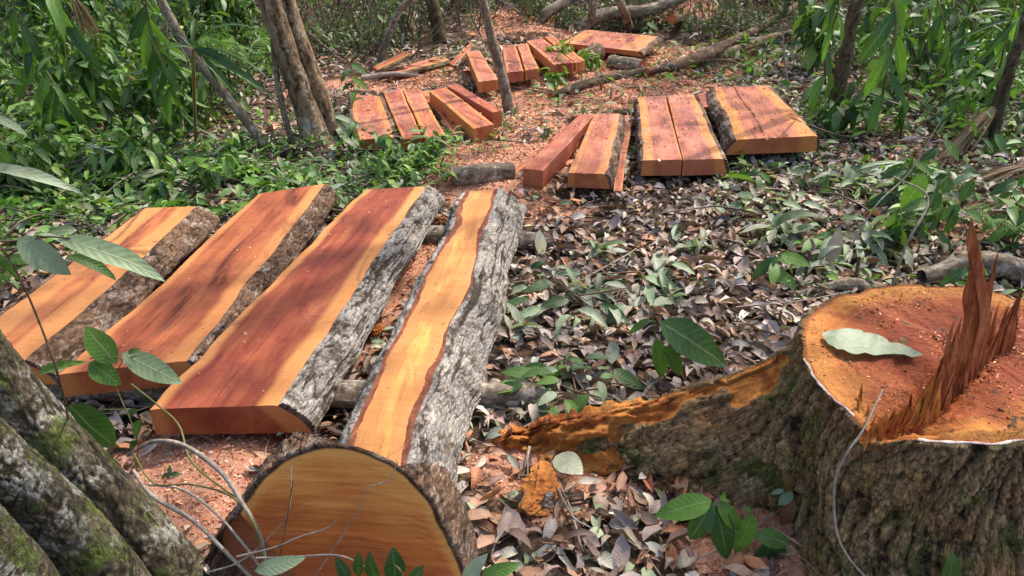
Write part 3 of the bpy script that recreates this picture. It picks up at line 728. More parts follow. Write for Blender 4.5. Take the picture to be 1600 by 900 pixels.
log('bearer_pole', 'grey bearer pole under the near ends of the boards', [W(20, 598, .05), W(210, 605, .05), W(500, 616, .05), W(800, 620, .05), W(830, 614, .05)], [.05, .052, .055, .05, .045], B_smooth, 'pole', POLES, 3, depth=.004, cu=.04, cv=.2, lump=.2)
log('bearer_pole', 'pale bearer pole crossing behind, its end showing beside an orange leaf', [W(180, 395, .05), W(420, 380, .05), W(680, 369, .055), W(845, 378, .055)], [.045, .05, .052, .048], B_smooth, 'pole', POLES, 4, depth=.004, cu=.04, cv=.2)
log('short_log', 'short brown log lying in the sawdust below the wedge-shaped beam', [W(706, 277, .10), W(745, 272, .11), W(800, 266, .10)], [.06, .065, .05], B_smooth, 'log', None, 6, depth=.004, cu=.04, cv=.1)
log('short_log', 'short grey cut log lying in sawdust near the farthest boards', [W(953, 97, .08), W(1003, 105, .08)], [.07, .075], B_smooth, 'log', None, 7, depth=.004, endmat=W_back[3])
log('short_log', 'dark stubby log end beside the farthest board', [W(913, 92, .12), W(931, 82, .14)], [.07, .1], B_brown, 'log', None, 8)
log('bearer_pole', 'pole beneath the split thick boards right of the path', [W(985, 262, .03), W(1290, 228, .04)], [.035, .035], B_dark, 'pole', 'bearer poles under the middle boards', 9, depth=.004)
log('bearer_pole', 'pole beneath the far ends of the thick boards right of the path', [W(960, 178, .03), W(1230, 158, .04)], [.035, .035], B_dark, 'pole', 'bearer poles under the middle boards', 10, depth=.004)

# ------------------------------------------------------------------ thick round of log standing in front
def log_round():
    cx, cy, r, cz = -.34, 1.30, .318, .262
    ln = .125; yaw = radians(4)
    ax = np.array([sin(yaw), cos(yaw), 0]); side = np.array([cos(yaw), -sin(yaw), 0]); up = np.array([0, 0, 1.])
    base = np.array([cx, cy, 0])
    root = empty('log_round', base); tag(root, 'thick cut log end with honey-coloured sawn face and dark bark rim, in the foreground', 'log')
    m = 420; th = np.linspace(0, 2 * pi, m, endpoint=False)
    oc = D(535, 835, cy); cx = oc[0]; cz = oc[2]; base = np.array([cx, cy, 0]); root.location = base
    edge = [D(x_, y_, cy) for x_, y_ in ((722, 890), (706, 852), (684, 809), (669, 774), (644, 748), (612, 723), (575, 708), (537, 701), (500, 702), (462, 715), (425, 740), (391, 781), (368, 822), (322, 900))]
    ea = np.array([math.atan2(p[2] - cz, (p[0] - cx)) for p in edge]); er = np.array([math.hypot(p[0] - cx, p[2] - cz) for p in edge])
    ea = np.where(ea < -pi / 2, ea + 2 * pi, ea)
    ea = np.concatenate([ea, np.radians([225, 270, 315])]); er = np.concatenate([er, [cz * 1.15, cz * .99, cz * 1.15]])
    o_ = np.argsort(ea); ea, er = ea[o_], er[o_]
    rr = sum(np.interp(th + k_, np.concatenate([ea - 2 * pi, ea, ea + 2 * pi]), np.tile(er, 3)) for k_ in (-.1, -.05, 0, .05, .1)) / 5 + .004 * fbm(np.cos(th) * 5, np.sin(th) * 5, 0, 61, 3)
    ctr = base + up * cz
    k = np.concatenate([[1], np.linspace(.985, .0004, 46)])
    P = ctr + (rr[None] * k[:, None])[..., None] * (side * np.cos(th)[None, :, None] + up * np.sin(th)[None, :, None])
    Xl = (P - ctr) @ side; Zl = P[..., 2] - cz
    facet = np.clip((-.16 - Xl - (Zl + .08) * .55), 0, 1) * .9           # felling facet turned to the left
    P = P + ax * (facet + .0022 * fbm(Xl * 5, Zl * 70, 0, 62, 3))[..., None]
    mb = MB(); n_ = len(k)
    mb.grid(P, wrap=True, wood=np.stack([Xl, Zl, facet], -1).reshape(-1, 3), rr=np.repeat(k, m), fac=(facet > .002).astype(float).ravel())
    mat, nt, out = new_mat('log_end_wood'); t = NT(nt)
    v = t.attr('wood', 'Vector'); sx = t.n('SeparateXYZ'); t.l(v, sx.inputs[0]); rad_ = t.attr('rr')
    # bowed saw lines across the face, brown towards the heart low down
    bow = t.math('ADD', sx.outputs[1], t.math('MULTIPLY', t.math('MULTIPLY', sx.outputs[0], sx.outputs[0]), 1.1))
    cmb = t.n('CombineXYZ'); t.l(t.math('MULTIPLY', sx.outputs[0], 5.0), cmb.inputs[0]); t.l(t.math('MULTIPLY', bow, 62.0), cmb.inputs[1])
    st1 = t.noise(cmb.outputs[0], 1, 6, .6, .5)
    big = t.noise(v, 3.2, 4, .55, .6)
    f = t.math('ADD', t.math('ADD', t.math('MULTIPLY', t.math('SUBTRACT', .29, bow), 2.0), .03), t.math('ADD', t.math('MULTIPLY', t.math('SUBTRACT', st1, .5), .85), t.math('MULTIPLY', t.math('SUBTRACT', big, .5), 1.1)))
    f = t.math('MULTIPLY', f, t.step(t.math('SUBTRACT', 1.0, rad_), .0, .16))
    col = t.ramp(f, [(0.0, (.82, .38, .10)), (.22, (.80, .30, .07)), (.45, (.66, .195, .045)), (.8, (.46, .11, .03))])
    fn = t.noise(t.vscale(v, (10, 160, 10)), 1, 4, .6, .2)
    col = t.mix(t.math('MULTIPLY', t.step(fn, .5, .75), .28), col, (.22, .07, .02))
    sp = t.noise(v, 120, 2, .5); col = t.mix(t.math('MULTIPLY', t.step(sp, .72, .78), .7), col, (.12, .04, .015))
    arc = t.noise(t.vscale(v, (9, 85, 9)), 1, 6, .7, .8)
    col = t.mix(t.math('MULTIPLY', t.step(arc, .54, .66), t.math('MULTIPLY', t.step(f, .2, .5), .55)), col, (.22, .06, .02))
    rim = t.step(rad_, .978, .992); col = t.mix(t.math('MULTIPLY', rim, .75), col, (.20, .075, .03))
    fac = t.attr('fac'); col = t.mix(t.math('MULTIPLY', fac, .7), col, t.mix(t.noise(t.vscale(v, (60, 8, 60)), 1, 4, .6), (.75, .36, .08), (.45, .16, .04)))
    t.bsdf(col, .6, t.bump(t.math('ADD', st1, t.math('ADD', arc, t.math('MULTIPLY', fn, .7))), .6, .003), .2, out)
    reparent(mb.build('sawn_face', mat, None, loc=base), root)
    # bark ring
    nb = 26; al = np.linspace(0, 1, nb)[:, None]
    u = th[None] * r + 0 * al; v_ = al * ln + 0 * u
    hb = bark_height(u, v_ * 1, .02, .05, 63)
    R2 = rr[None] + .004 + .011 * hb * (.35 + .65 * ss(0, .05, np.interp(np.degrees(th), [0, 45, 55, 88, 98, 360], [.05, .05, 0, 0, .05, .05])))[None] - .002 * (al < .02)
    Gb = ctr + ax * (v_ / ln * np.interp(np.degrees(th), [0, 30, 45, 55, 88, 98, 115, 130, 160, 180, 360], [.15, .12, .05, .006, .006, .03, .08, .09, .07, .07, .15])[None] + .001 + .006 * fbm(u * 20, v_ * 0, 0, 64, 3) * (1 - al))[..., None] + R2[..., None] * (side * np.cos(th)[None, :, None] + up * np.sin(th)[None, :, None])
    inn = P[0] + ax * .0
    Gb = np.concatenate([(inn + ax * .001)[None], Gb]); hb = np.concatenate([np.full((1, m), .25), hb])
    bm = MB(); bm.grid(Gb, wrap=True, cav=hb.ravel(), bp=np.stack([np.tile(np.cos(th) * r, nb + 1), np.repeat(np.arange(nb + 1) / nb * .1, m), np.tile(np.sin(th) * r, nb + 1)], -1))
    cb = Gb[-1].mean(0); bk = cb + (Gb[-1][None] - cb) * np.array([1, .5, .0005])[:, None, None]
    reparent(bm.build('bark', B_brown, None, loc=base), root)
    m3 = MB(); m3.grid(bk, wrap=True, wood=bk.reshape(-1, 3), wu=np.full(3 * m, .5), endf=np.ones(3 * m))
    reparent(m3.build('rear_face', W_back[0], None, loc=base), root)
log_round()

# ------------------------------------------------------------------ the stump with its buttress root
def stump():
    cx, cy, H = 1.27, 1.84, .50
    base = np.array([cx, cy, 0.]); root = empty('tree_stump', base)
    tag(root, 'huge fresh orange tree stump with mossy bark and upright torn splinters', 'stump')
    m = 640; th = np.linspace(0, 2 * pi, m, endpoint=False)
    def rtop(th):
        x, y = np.cos(th), np.sin(th)
        T_ = [0, 30, 55, 90, 118, 139, 160, 173, 190, 205, 214, 225, 238, 260, 285, 320, 360]
        R_ = [.43, .43, .42, .38, .375, .40, .425, .44, .48, .52, .535, .535, .48, .41, .40, .42, .43]
        dg = np.degrees(th)
        r = sum(np.interp((dg + k_) % 360, T_, R_) for k_ in (-6, -3, 0, 3, 6)) / 5
        r = r * (1 + .012 * fbm(x * 9, y * 9, 0, 70, 3))
        return r
    rt = rtop(th)
    # bark wall
    nh = 84; hz = np.linspace(1, 0, nh)[:, None]
    low = 1 - hz
    lob = .5 + .5 * np.cos(3.0 * (th - radians(262)))[None]
    flare = (.03 + .19 * lob) * low ** 1.7 + .10 * np.exp(-((th[None] - radians(172)) / .35) ** 2) * low ** 1.2
    flare = flare - .06 * np.exp(-((th[None] - radians(200)) / .16) ** 2) * (low ** .5)
    u = th[None] * .45 + 0 * hz; v = hz * (H + .05)
    hb = bark_height(u + .06 * np.sin(v * 5), v + 0 * u, .028, .095, 71, .34)
    rr = rt[None] + flare + .026 * (hb - .3) + .012 * fbm(u * 5, v * 5, 0, 72, 3)
    ztop = H - .030 * np.exp(-((th - radians(223)) / .09) ** 2) + .006 * vn(np.cos(th) * 9, np.sin(th) * 9, 0, 73)
    Z = ztop[None] * hz - .05 * low
    G = np.stack([cx + rr * np.cos(th)[None], cy + rr * np.sin(th)[None], Z + 0 * rr], -1)
    lip = np.stack([cx + rt * np.cos(th), cy + rt * np.sin(th), ztop + .001], -1)[None]
    mb = MB(); mb.grid(np.concatenate([lip, G]), wrap=True, cav=np.concatenate([np.full((1, m), .3), hb]).ravel(), bp=np.stack([np.concatenate([u[:1], u]), np.concatenate([v[:1] + 0 * u[:1], v + 0 * u]), np.zeros((nh + 1, m))], -1).reshape(-1, 3))
    reparent(mb.build('bark', B_stump, None, loc=base), root)
    # pale cambium line on the rim
    k3 = np.linspace(0, 1, 5)[:, None]
    wdt = .010 * np.clip(1 + 1.1 * fbm(np.cos(th) * 14, np.sin(th) * 14, 1, 74, 4), .1, 3)
    Rr = rt[None] - wdt[None] * .4 + wdt[None] * k3 * .8
    Zc = ztop[None] + .0025 + .0035 * np.sin(pi * k3)
    sel = (np.degrees(th) > 186) & (np.degrees(th) < 216)
    sel2 = (np.degrees(th) > 231) & (np.degrees(th) < 310)
    Gc = np.stack([cx + Rr * np.cos(th)[None], cy + Rr * np.sin(th)[None], Zc + 0 * Rr], -1)
    cm = MB(); cm.grid(Gc[:, sel]); cm.grid(Gc[:, sel2])
    reparent(cm.build('cambium_rim', plain_mat('pale_cambium', (.50, .33, .25), (.75, .62, .54), 45, .6, .6), None, loc=base), root)
    # sawn top
    k = np.concatenate([[1.0], np.linspace(.985, 0.0004, 70)])[:, None]
    R = rt[None] * k; X = R * np.cos(th)[None]; Y = R * np.sin(th)[None]
    # hinge line runs from the front notch to the back right; torn fibres along it
    hd = unit([cos(radians(222)) - cos(radians(52)), sin(radians(222)) - sin(radians(52)), 0])[:2]; nd = np.array([-hd[1], hd[0]])
    dist = (X * nd[0] + Y * nd[1]) - .02; along = X * hd[0] + Y * hd[1]
    torn = np.exp(-(dist / .06) ** 2) * ss(-.12, .1, along)
    right = ss(-.01, .02, -dist * -1)
    Zt = ztop[None] * k + H * (1 - k) + .022 * right * ss(.99, .93, k) - .05 * torn * (k < .95) * (.4 + .6 * ss(.1, .4, along)) + .010 * torn * fbm(X * 40, Y * 40, 0, 75, 3) * 3 \
        + .007 * fbm(X * 12, Y * 12, 0, 76, 5) * (k < .95) * (1 - .6 * right) - .022 * np.exp(-(((X + .16) / .10) ** 2 + ((Y + .14) / .06) ** 2)) + .0015 * fbm(X * 60, Y * 8, 0, 77, 2)
    Zt[0] = ztop
    Gt = np.stack([cx + X, cy + Y, Zt], -1)
    tm = MB(); tm.grid(Gt, wrap=True, wood=np.stack([X, Y, Zt], -1).reshape(-1, 3), rr=np.repeat(k[:, 0], m), torn=torn.ravel())
    mat, nt, out = new_mat('stump_wood'); t = NT(nt)
    wv = t.attr('wood', 'Vector'); ra = t.attr('rr'); to = t.attr('torn')
    n1 = t.noise(wv, 7, 6, .6, .5); n2 = t.noise(wv, 70, 4, .65); n3 = t.noise(wv, 220, 3, .6)
    rg = t.math('MULTIPLY', t.math('SINE', t.math('ADD', t.math('MULTIPLY', ra, 95.0), t.math('MULTIPLY', n1, 14.0))), .018)
    f = t.math('ADD', t.math('ADD', rg, t.math('SUBTRACT', 1.0, ra)), t.math('MULTIPLY', t.math('SUBTRACT', n1, .5), .7))
    col = t.ramp(f, [(.02, (.52, .22, .05)), (.15, (.44, .155, .038)), (.28, (.28, .07, .025)), (.65, (.20, .04, .02))])
    saw_ = t.noise(t.vscale(wv, (4, 90, 4)), 1, 5, .6, .3)
    col = t.mix(t.math('MULTIPLY', t.step(saw_, .5, .7), .3), col, (.30, .09, .035))
    cr = t.math('MULTIPLY', t.step(n2, .48, .62), t.step(t.noise(wv, 5, 3, .6), .40, .6))
    col = t.mix(t.math('MULTIPLY', cr, .7), col, (.34, .13, .045))
    col = t.mix(t.math('MULTIPLY', t.step(n3, .56, .66), .30), col, (.55, .25, .12))
    dk = t.step(t.noise(wv, 24, 4, .6, .4), .62, .67)
    col = t.mix(t.math('MULTIPLY', dk, .85), col, (.06, .045, .03))
    col = t.mix(t.math('MULTIPLY', to, .6), col, t.ramp(n2, [(.35, (.24, .06, .02)), (.55, (.50, .15, .04)), (.7, (.66, .27, .05))]))
    col = t.mix(t.math('MULTIPLY', t.step(ra, .965, .985), .8), col, (.30, .085, .03))
    crk = t.noise(wv, 6, 5, .65, 1.5); cm_ = t.math('SUBTRACT', 1.0, t.step(t.math('ABSOLUTE', t.math('SUBTRACT', crk, .5)), .0, .008))
    col = t.mix(t.math('MULTIPLY', t.math('MULTIPLY', cm_, t.step(n1, .45, .55)), .7), col, (.07, .02, .012))
    t.bsdf(col, .78, t.bump(t.math('ADD', n2, t.math('ADD', n3, saw_)), .9, .006), .15, out)
    reparent(tm.build('sawn_top', mat, None, loc=base), root)
    # crumbs of sawdust and dirt on the cut
    n_ = 5200; I = rng.integers(4, 70, n_); J = rng.integers(0, m, n_); Pc = Gt[I, J] + rng.normal(size=(n_, 3)) * [.01, .01, 0]; Pc[:, 2] = Gt[I, J, 2] + .0015
    cl = fbm(Pc[:, 0] * 9, Pc[:, 1] * 9, 0, 99, 4) + .15 * rng.normal(size=n_); Pc = Pc[cl > .02]; n_ = len(Pc)
    qd = np.array([[-.5, -.3, 0], [.5, -.25, 0], [.45, .3, .15], [-.4, .35, 0]])
    Gq = np.einsum('nij,vj->nvi', rots(rng.uniform(0, 6.3, n_), rng.normal(size=n_) * .5, rng.normal(size=n_) * .5), qd) * (.0045 * np.exp(rng.normal(size=n_) * .5))[:, None, None] + Pc[:, None]
    cc = pick([(.60, .26, .12), (.50, .16, .06), (.36, .10, .04), (.14, .06, .03), (.66, .36, .20)], n_)
    cmb2 = MB(); cmb2.raw(Gq.reshape(-1, 3), [np.arange(4 * n_).reshape(-1, 4)], lcol=np.repeat(cc, 4, 0), luv=np.full((4 * n_, 3), .5))
    tag(reparent(cmb2.build('sawdust_crumbs', M_litter, None, loc=base), root), kind='stuff')
    # splinters, each an uneven tapering sliver rooted along the hinge
    M_spl = torn_mat('splinter_wood', (.56, .21, .075), (.34, .095, .035), (.13, .035, .016))
    M_spl2 = torn_mat('yellow_splinter_wood', (.66, .30, .06), (.50, .17, .04), (.25, .07, .02))
    def sliver(pts, w0, d0, sd, mt=M_spl, n=24):
        C = spline(pts, n); s_ = np.linspace(0, 1, n)
        hold = .62 + .2 * sin(sd * 7.7)
        tp = np.where(s_ < hold, 1 - .55 * s_, (1 - .55 * hold) * np.clip((1 - s_) / (1 - hold), 0, 1) ** .8)
        wd_ = w0 * tp * (1 + .16 * vn(s_ * 5, sd * 1.7, 0, 80)) + .0008; dd = d0 * tp + .0006
        xd = unit([.9, .30, 0]); yd = unit([-.30, .9, 0]); m_ = 18
        q = np.linspace(0, 2 * pi, m_, endpoint=False)
        jag = 1 + .50 * vn(np.arange(m_)[None] * 1.1 + sd * 3.3, sd, s_[:, None] * 2.2, 81)
        cq = np.sign(np.cos(q)) * np.abs(np.cos(q)) ** .6; sq = np.sign(np.sin(q)) * np.abs(np.sin(q)) ** .6
        # a broken tip, not a point: each flute ends at its own height
        G_ = C[:, None] + (wd_[:, None] * cq[None] * jag)[..., None] * xd + (dd[:, None] * sq[None] * jag)[..., None] * yd
        G_[..., 2] += (s_[:, None] ** 3) * .045 * vn(np.arange(m_)[None] * 1.7 + sd, 2.2, 0, 83)
        b_ = MB(); b_.grid(G_, wrap=True, wood=G_.reshape(-1, 3))
        reparent(b_.build('splinter', mt, None, loc=base, smooth=False), root)
    zb = .455
    def S(path, w0, d0, sd, mt=M_spl, dd=.015):
        b0 = W(*path[0], zb); sliver([b0] + [D(x_, y_, b0[1] + dd * (i + 1)) for i, (x_, y_) in enumerate(path[1:])], w0, d0, sd, mt)
    S([(1500, 608), (1532, 505), (1527, 430), (1513, 362)], .022, .014, 1); S([(1506, 606), (1524, 500), (1516, 420)], .013, .012, 31); S([(1492, 616), (1512, 520), (1509, 445)], .011, .010, 32); S([(1520, 598), (1540, 470)], .011, .009, 33); S([(1478, 630), (1500, 505)], .010, .009, 34); S([(1526, 596), (1546, 440)], .005, .005, 35); S([(1465, 640), (1484, 520)], .006, .005, 36); S([(1515, 600), (1545, 500)], .015, .013, 2); S([(1483, 622), (1506, 535), (1517, 468)], .013, .012, 3)
    S([(1472, 634), (1493, 522)], .017, .014, 4); S([(1460, 640), (1482, 552)], .018, .014, 5); S([(1446, 650), (1472, 572)], .018, .013, 6); S([(1432, 652), (1462, 592)], .016, .012, 7, M_spl2)
    S([(1452, 664), (1470, 596)], .012, .010, 8, M_spl2); S([(1466, 656), (1488, 590)], .014, .010, 9); S([(1440, 668), (1452, 628)], .012, .009, 10, M_spl2); S([(1422, 664), (1440, 628)], .012, .010, 11, M_spl2)
    S([(1555, 580), (1573, 520), (1592, 467)], .022, .016, 12); S([(1542, 586), (1555, 490)], .010, .008, 13); S([(1548, 582), (1571, 492)], .007, .006, 14); S([(1532, 592), (1548, 535)], .016, .012, 15); S([(1566, 572), (1588, 505)], .016, .012, 16)
    S([(1538, 520), (1556, 404)], .006, .005, 17); S([(1524, 596), (1560, 525)], .012, .010, 18); S([(1510, 612), (1520, 545)], .014, .010, 19); S([(1496, 628), (1512, 566)], .013, .010, 20)
    S([(1352, 668), (1345, 640), (1344, 612)], .012, .005, 21, M_spl2); S([(1358, 672), (1352, 650)], .012, .005, 22, M_spl2)
    for i in range(60):                                  # small torn fibres in the hinge and the notch
        tt = rng.uniform(0, 1) ** 1.6; px = 1352 + tt * 215 + rng.normal() * 9; py = 684 - tt * 95 + rng.normal() * 6
        b0 = W(px, py, zb + .01 * (tt < .3)); hh_ = rng.uniform(.008, .022) if tt < .3 else rng.uniform(.012, .045)
        sliver([b0, b0 + np.array([hh_ * .45 + rng.normal() * .008, rng.normal() * .01, hh_])], rng.uniform(.003, .009), .004, i + 30, M_spl2 if tt < .35 else M_spl, 8)
    # buttress root running left, a chunk of its ridge sawn open
    n = 230; s = np.linspace(0, 1, n)
    Xr = np.interp(s, [0, .25, .45, .65, 1], [1.12, .80, .50, .22, -.12]); Yr = np.interp(s, [0, .3, .6, 1], [1.88, 1.955, 2.0, 2.02])
    hr = np.interp(s, [0, .14, .25, .34, .50, .70, .88, 1], [.50, .475, .43, .33, .225, .13, .07, -.01])
    hr = hr + .012 * fbm(s * 14, 1, 0, 90, 3) * (s > .2)
    ff = np.interp(s, [0, .2, .4, .7, 1], [.25, .24, .22, .14, .05]); fb = np.interp(s, [0, .3, .7, 1], [.3, .20, .14, .05])
    mm = 74; q = np.linspace(-1, 1, mm)                   # -1 front foot .. 0 ridge .. 1 back foot
    yo = np.where(q < 0, -np.abs(q) ** 1.05, np.abs(q) ** .9)
    prof = np.where(q < 0, 1 - np.abs(q) ** 2.1, 1 - np.abs(q) ** 1.3)
    Yg = Yr[:, None] + np.where(q < 0, ff[:, None], fb[:, None]) * yo[None]
    Zg = (hr[:, None] + .04) * prof[None] - .04
    u = q[None] * .35 + 0 * s[:, None]; v = s[:, None] * 1.3 + 0 * u
    hb = bark_height(u * .9 + .3 * v, v * 1.0 + 3, .024, .06, 91, .40)
    wq = np.interp(s, [0, .24, .28, .40, .50, .62, .78, 1], [-.3, -.2, .22, .24, .30, .50, .95, 1.5])[:, None]
    aq = np.abs(q + .12)[None] + .38 * fbm(u * 11, v * 8, 0, 92, 4)
    cut = ss(wq + .02, wq - .05, aq)
    cutm = np.clip(cut + .3 * fbm(u * 26, v * 18, 0, 93, 4) * (cut > .05), 0, 1)
    disp = .018 * (hb - .4) * (1 - cutm) + cutm * (.075 * fbm(u * 20, v * 15, 0, 94, 5) * ss(.38, .56, s)[:, None] - .020 * (1 - ss(.45, .6, s)[:, None]) * np.cos(np.clip((q + .12) * 4, -1.57, 1.57))[None] - .006) + .014 * fbm(u * 5, v * 4, 0, 95, 3)
    Gr = np.stack([Xr[:, None] + 0 * Yg, Yg - disp * np.where(q < 0, .8, -.6)[None], Zg + disp * .7], -1)
    rm = MB(); rm.grid(Gr, cav=hb.ravel(), bp=np.stack([v * .8 + 0 * u, u + .3 * v, 0 * u], -1).reshape(-1, 3)[:, [1, 0, 2]], cut=cutm.ravel(), wood=np.stack([Gr[..., 1], Gr[..., 2], Gr[..., 0] * .6], -1).reshape(-1, 3))
    # root material: stump bark with torn orange wood where it was cut
    bmat = B_stump.copy(); bmat.name = 'root_bark'; nt = bmat.node_tree; t = NT(nt)
    out = [x for x in nt.nodes if x.type == 'OUTPUT_MATERIAL'][0]; p = [x for x in nt.nodes if x.type == 'BSDF_PRINCIPLED'][0]
    oldc = p.inputs['Base Color'].links[0].from_socket
    wv = t.attr('wood', 'Vector'); nn = t.noise(t.vscale(wv, (30, 30, 8)), 1, 6, .65, .5); n9 = t.noise(wv, 12, 4, .6)
    tc = t.ramp(t.math('ADD', t.math('MULTIPLY', nn, .6), t.math('MULTIPLY', n9, .4)), [(.36, (.14, .04, .015)), (.45, (.42, .12, .028)), (.52, (.58, .21, .045)), (.64, (.68, .32, .08))])
    t.l(t.mix(t.step(t.attr('cut'), .3, .55), oldc, tc), p.inputs['Base Color'])
    reparent(rm.build('buttress_root', bmat, None, loc=base), root)
    # second root at the back right
    r2 = MB(); bark_tube(r2, [W(1440, 432, .06), W(1530, 410, .08), W(1620, 432, .05), W(1720, 470, .02)], [.03, .055, .06, .06], seed=97, depth=.008, step=.02)
    reparent(r2.build('surface_root', B_smooth, None, loc=base), root)
    r3 = MB(); bark_tube(r3, [W(1400, 470, .02), W(1330, 445, .03), W(1240, 460, .0)], [.05, .03, .012], seed=98, depth=.004, step=.02)
    reparent(r3.build('surface_root', B_smooth, None, loc=base), root)
stump()

# ------------------------------------------------------------------ trees: trunks in view, unseen canopy overhead shaped to dapple the sun
TREES = []
def tree(label, pts, rad, bark, seed, height=6.0, group='forest trees', name='forest_tree', cat='tree', step=.02, extra=None, **kw):
    pts = [np.array(p, float) for p in pts]
    base = pts[0].copy(); base[2] = 0
    dirv = unit(pts[-1] - pts[-2]); dirv = unit(dirv * [.7, .7, 1])
    hi = pts[-1].copy(); more = []
    while hi[2] < height:
        hi = hi + dirv * .9; dirv = unit(dirv + np.array([0, .02, .12])); more.append(hi.copy())
    root = empty(name, base); tag(root, label, cat, group)
    mb = MB(); n_vis = len(pts)
    bark_tube(mb, [pts[0] - [0, 0, .08]] + pts[1:], rad, step=step, seed=seed, **kw)
    r1 = rad[-1]
    if more: tube(mb, [pts[-1] - unit(more[0] - pts[-1]) * .05] + more, [r1 * .99, r1 * .55], n=14, m=10, rough=.08, seed=seed, cav=.5)
    reparent(mb.build('trunk', bark, None, loc=base), root)
    if extra: extra(root, base)
    if more: TREES.append((root, more[-1], base))
    return root
def vis(bx, by, others, dd=0.0):           # base on the ground, then points seen above it
    b = W(bx, by, 0); return [b] + [D(x, y, b[1] + dd * (i + 1)) for i, (x, y) in enumerate(others)]

tree('stout twin-trunk tree with peeling grey bark, leaning left behind the long boards', vis(500, 232, [(478, 170), (450, 95), (412, -30)]), [.10, .082, .074, .072], B_red, 301, depth=.008, cu=.04, cv=.16, flare=.25)
tree('second reddish trunk of the leaning pair, with a rotten dark hollow near its foot', vis(520, 222, [(497, 150), (470, 70), (436, -30)]), [.078, .07, .062, .058], B_red, 302, depth=.008, cu=.04, cv=.2, flare=.3)
tree('thin pale stem growing in front of the leaning twin trunks', vis(462, 234, [(440, 160), (428, 80), (425, -30)]), [.022, .02, .018], B_smooth, 303, depth=.002, height=4)
tree('slim grey tree leaning steeply left across the undergrowth', vis(432, 246, [(385, 190), (330, 122), (290, 70), (240, -20)]), [.036, .032, .03, .028, .028], B_smooth, 304, depth=.003, height=4.5)
tree('slim sapling rising between the beams and the farthest boards', vis(798, 180, [(785, 120), (768, 60), (748, -25)]), [.045, .04, .036, .033], B_smooth, 305, depth=.003, height=5)
tree('dark mossy tree at the edge of the clearing, beyond the glossy orange board', vis(1300, 196, [(1312, 130), (1324, 70), (1345, -30)]), [.062, .052, .048, .046], B_dark, 306, depth=.008, height=6)
tree('dark mossy tree half cut by the right border, behind the dead fronds', vis(1552, 222, [(1562, 160), (1580, 100), (1606, 20)]), [.05, .045, .04, .035], B_dark, 307, depth=.008, height=6)
tree('pale crooked sapling bending right at the edge of the dark brush', vis(590, 102, [(600, 75), (615, 35), (632, 8), (668, -8)]), [.045, .042, .04, .035, .03], B_smooth, 308, depth=.003, height=4)
tree('reddish brown trunk deep in the brush behind the crooked sapling', vis(642, 52, [(632, 25), (618, -15)]), [.10, .09, .085], B_red, 309, depth=.01, step=.03)
tree('mossy green trunk deep in the brush, right of the reddish one', vis(690, 66, [(682, 30), (668, -15)]), [.09, .075, .07], B_dark, 310, depth=.01, step=.03)
tree('thin straight young tree far back on the left, above the yellowing leaves', vis(268, 150, [(262, 80), (252, -15)]), [.022, .02], B_smooth, 311, depth=.002, height=4)
tree('thin dark young tree in the undergrowth at the far left', vis(118, 150, [(104, 80), (86, -15)]), [.025, .02], B_dark, 312, depth=.002, height=4)
tree('thin reddish young tree among drooping leaves near the right border', vis(1505, 130, [(1515, 70), (1530, -15)]), [.03, .025], B_red, 313, depth=.002, height=4)

# the mossy stems close to the camera, at the lower left
def near_tree():
    p = [W(275, 925, 0), D(245, 880, 1.46), D(165, 780, 1.45), D(70, 680, 1.43), D(-20, 575, 1.40), D(-90, 480, 1.36)]
    base = p[0] * [1, 1, 0]; root = empty('forest_tree', base)
    tag(root, 'mossy grey tree with three leaning stems, cropped by the lower left corner', 'tree', 'forest trees')
    stems = [(p, [.115, .090, .074, .068, .064, .060], 401),
             ([W(215, 985, 0), D(150, 880, 1.27), D(50, 770, 1.24), D(-40, 685, 1.20), D(-120, 590, 1.16)], [.10, .070, .060, .057, .054], 402),
             ([W(120, 1060, 0), D(40, 945, 1.10), D(-40, 850, 1.07), D(-130, 750, 1.03)], [.09, .076, .070, .066], 403)]
    for pts, rad, sd in stems:
        d = unit(pts[-1] - pts[-2]); hi = pts[-1]; ext = []
        for k in range(3): hi = hi + d * .45; d = unit(d + np.array([-.05, 0, .25])); ext.append(hi)
        mb = MB(); bark_tube(mb, [pts[0] - [0, 0, .08]] + pts[1:] + ext[:1], rad + [rad[-1]], step=.007, cu=.020, cv=.035, depth=.005, seed=sd, flare=.10, lump=.05)
        far = [ext[0] - unit(ext[1] - ext[0]) * .03] + ext[1:] + [ext[-1] + np.array([-.6, .2, 1.8]), ext[-1] + np.array([-1.0, .6, 3.6])]
        tube(mb, far, [rad[-1], rad[-1] * .6], n=20, m=16, rough=.06, seed=sd, cav=.5)
        reparent(mb.build('trunk', B_moss, None, loc=base), root)
    TREES.append((root, far[-1], base))
near_tree()

# unseen canopy added as a gobo: leaves left out where sun patches are wanted
LIT = []
def lit(px, py, r, wgt=1.0, Z=.2, ry=None): p = W(px, py, Z); LIT.append((p[0], p[1], r, ry or r, wgt))
lit(480, 425, .13); lit(545, 445, .16, .9); lit(620, 360, .17, .95); lit(655, 330, .10, .8); lit(722, 395, .20, 1.); lit(740, 330, .10, .6); lit(700, 470, .12, .7); lit(560, 620, .07, .5)
lit(115, 455, .12, .7); lit(330, 400, .05, .5); lit(370, 215, .75, 1., 0); lit(460, 200, .3, .8, 0); lit(300, 260, .4, .5, 0)
lit(640, 175, .28, .9); lit(720, 165, .28, .9); lit(590, 195, .2, .6); lit(830, 88, .8, .9); lit(760, 110, .35, .9); lit(960, 65, .6, .8)
lit(915, 210, .16, .8); lit(935, 235, .16, .8); lit(1040, 215, .28, .8); lit(1090, 165, .22, .6); lit(860, 220, .3, .8, 0); lit(880, 170, .45, .8, 0)
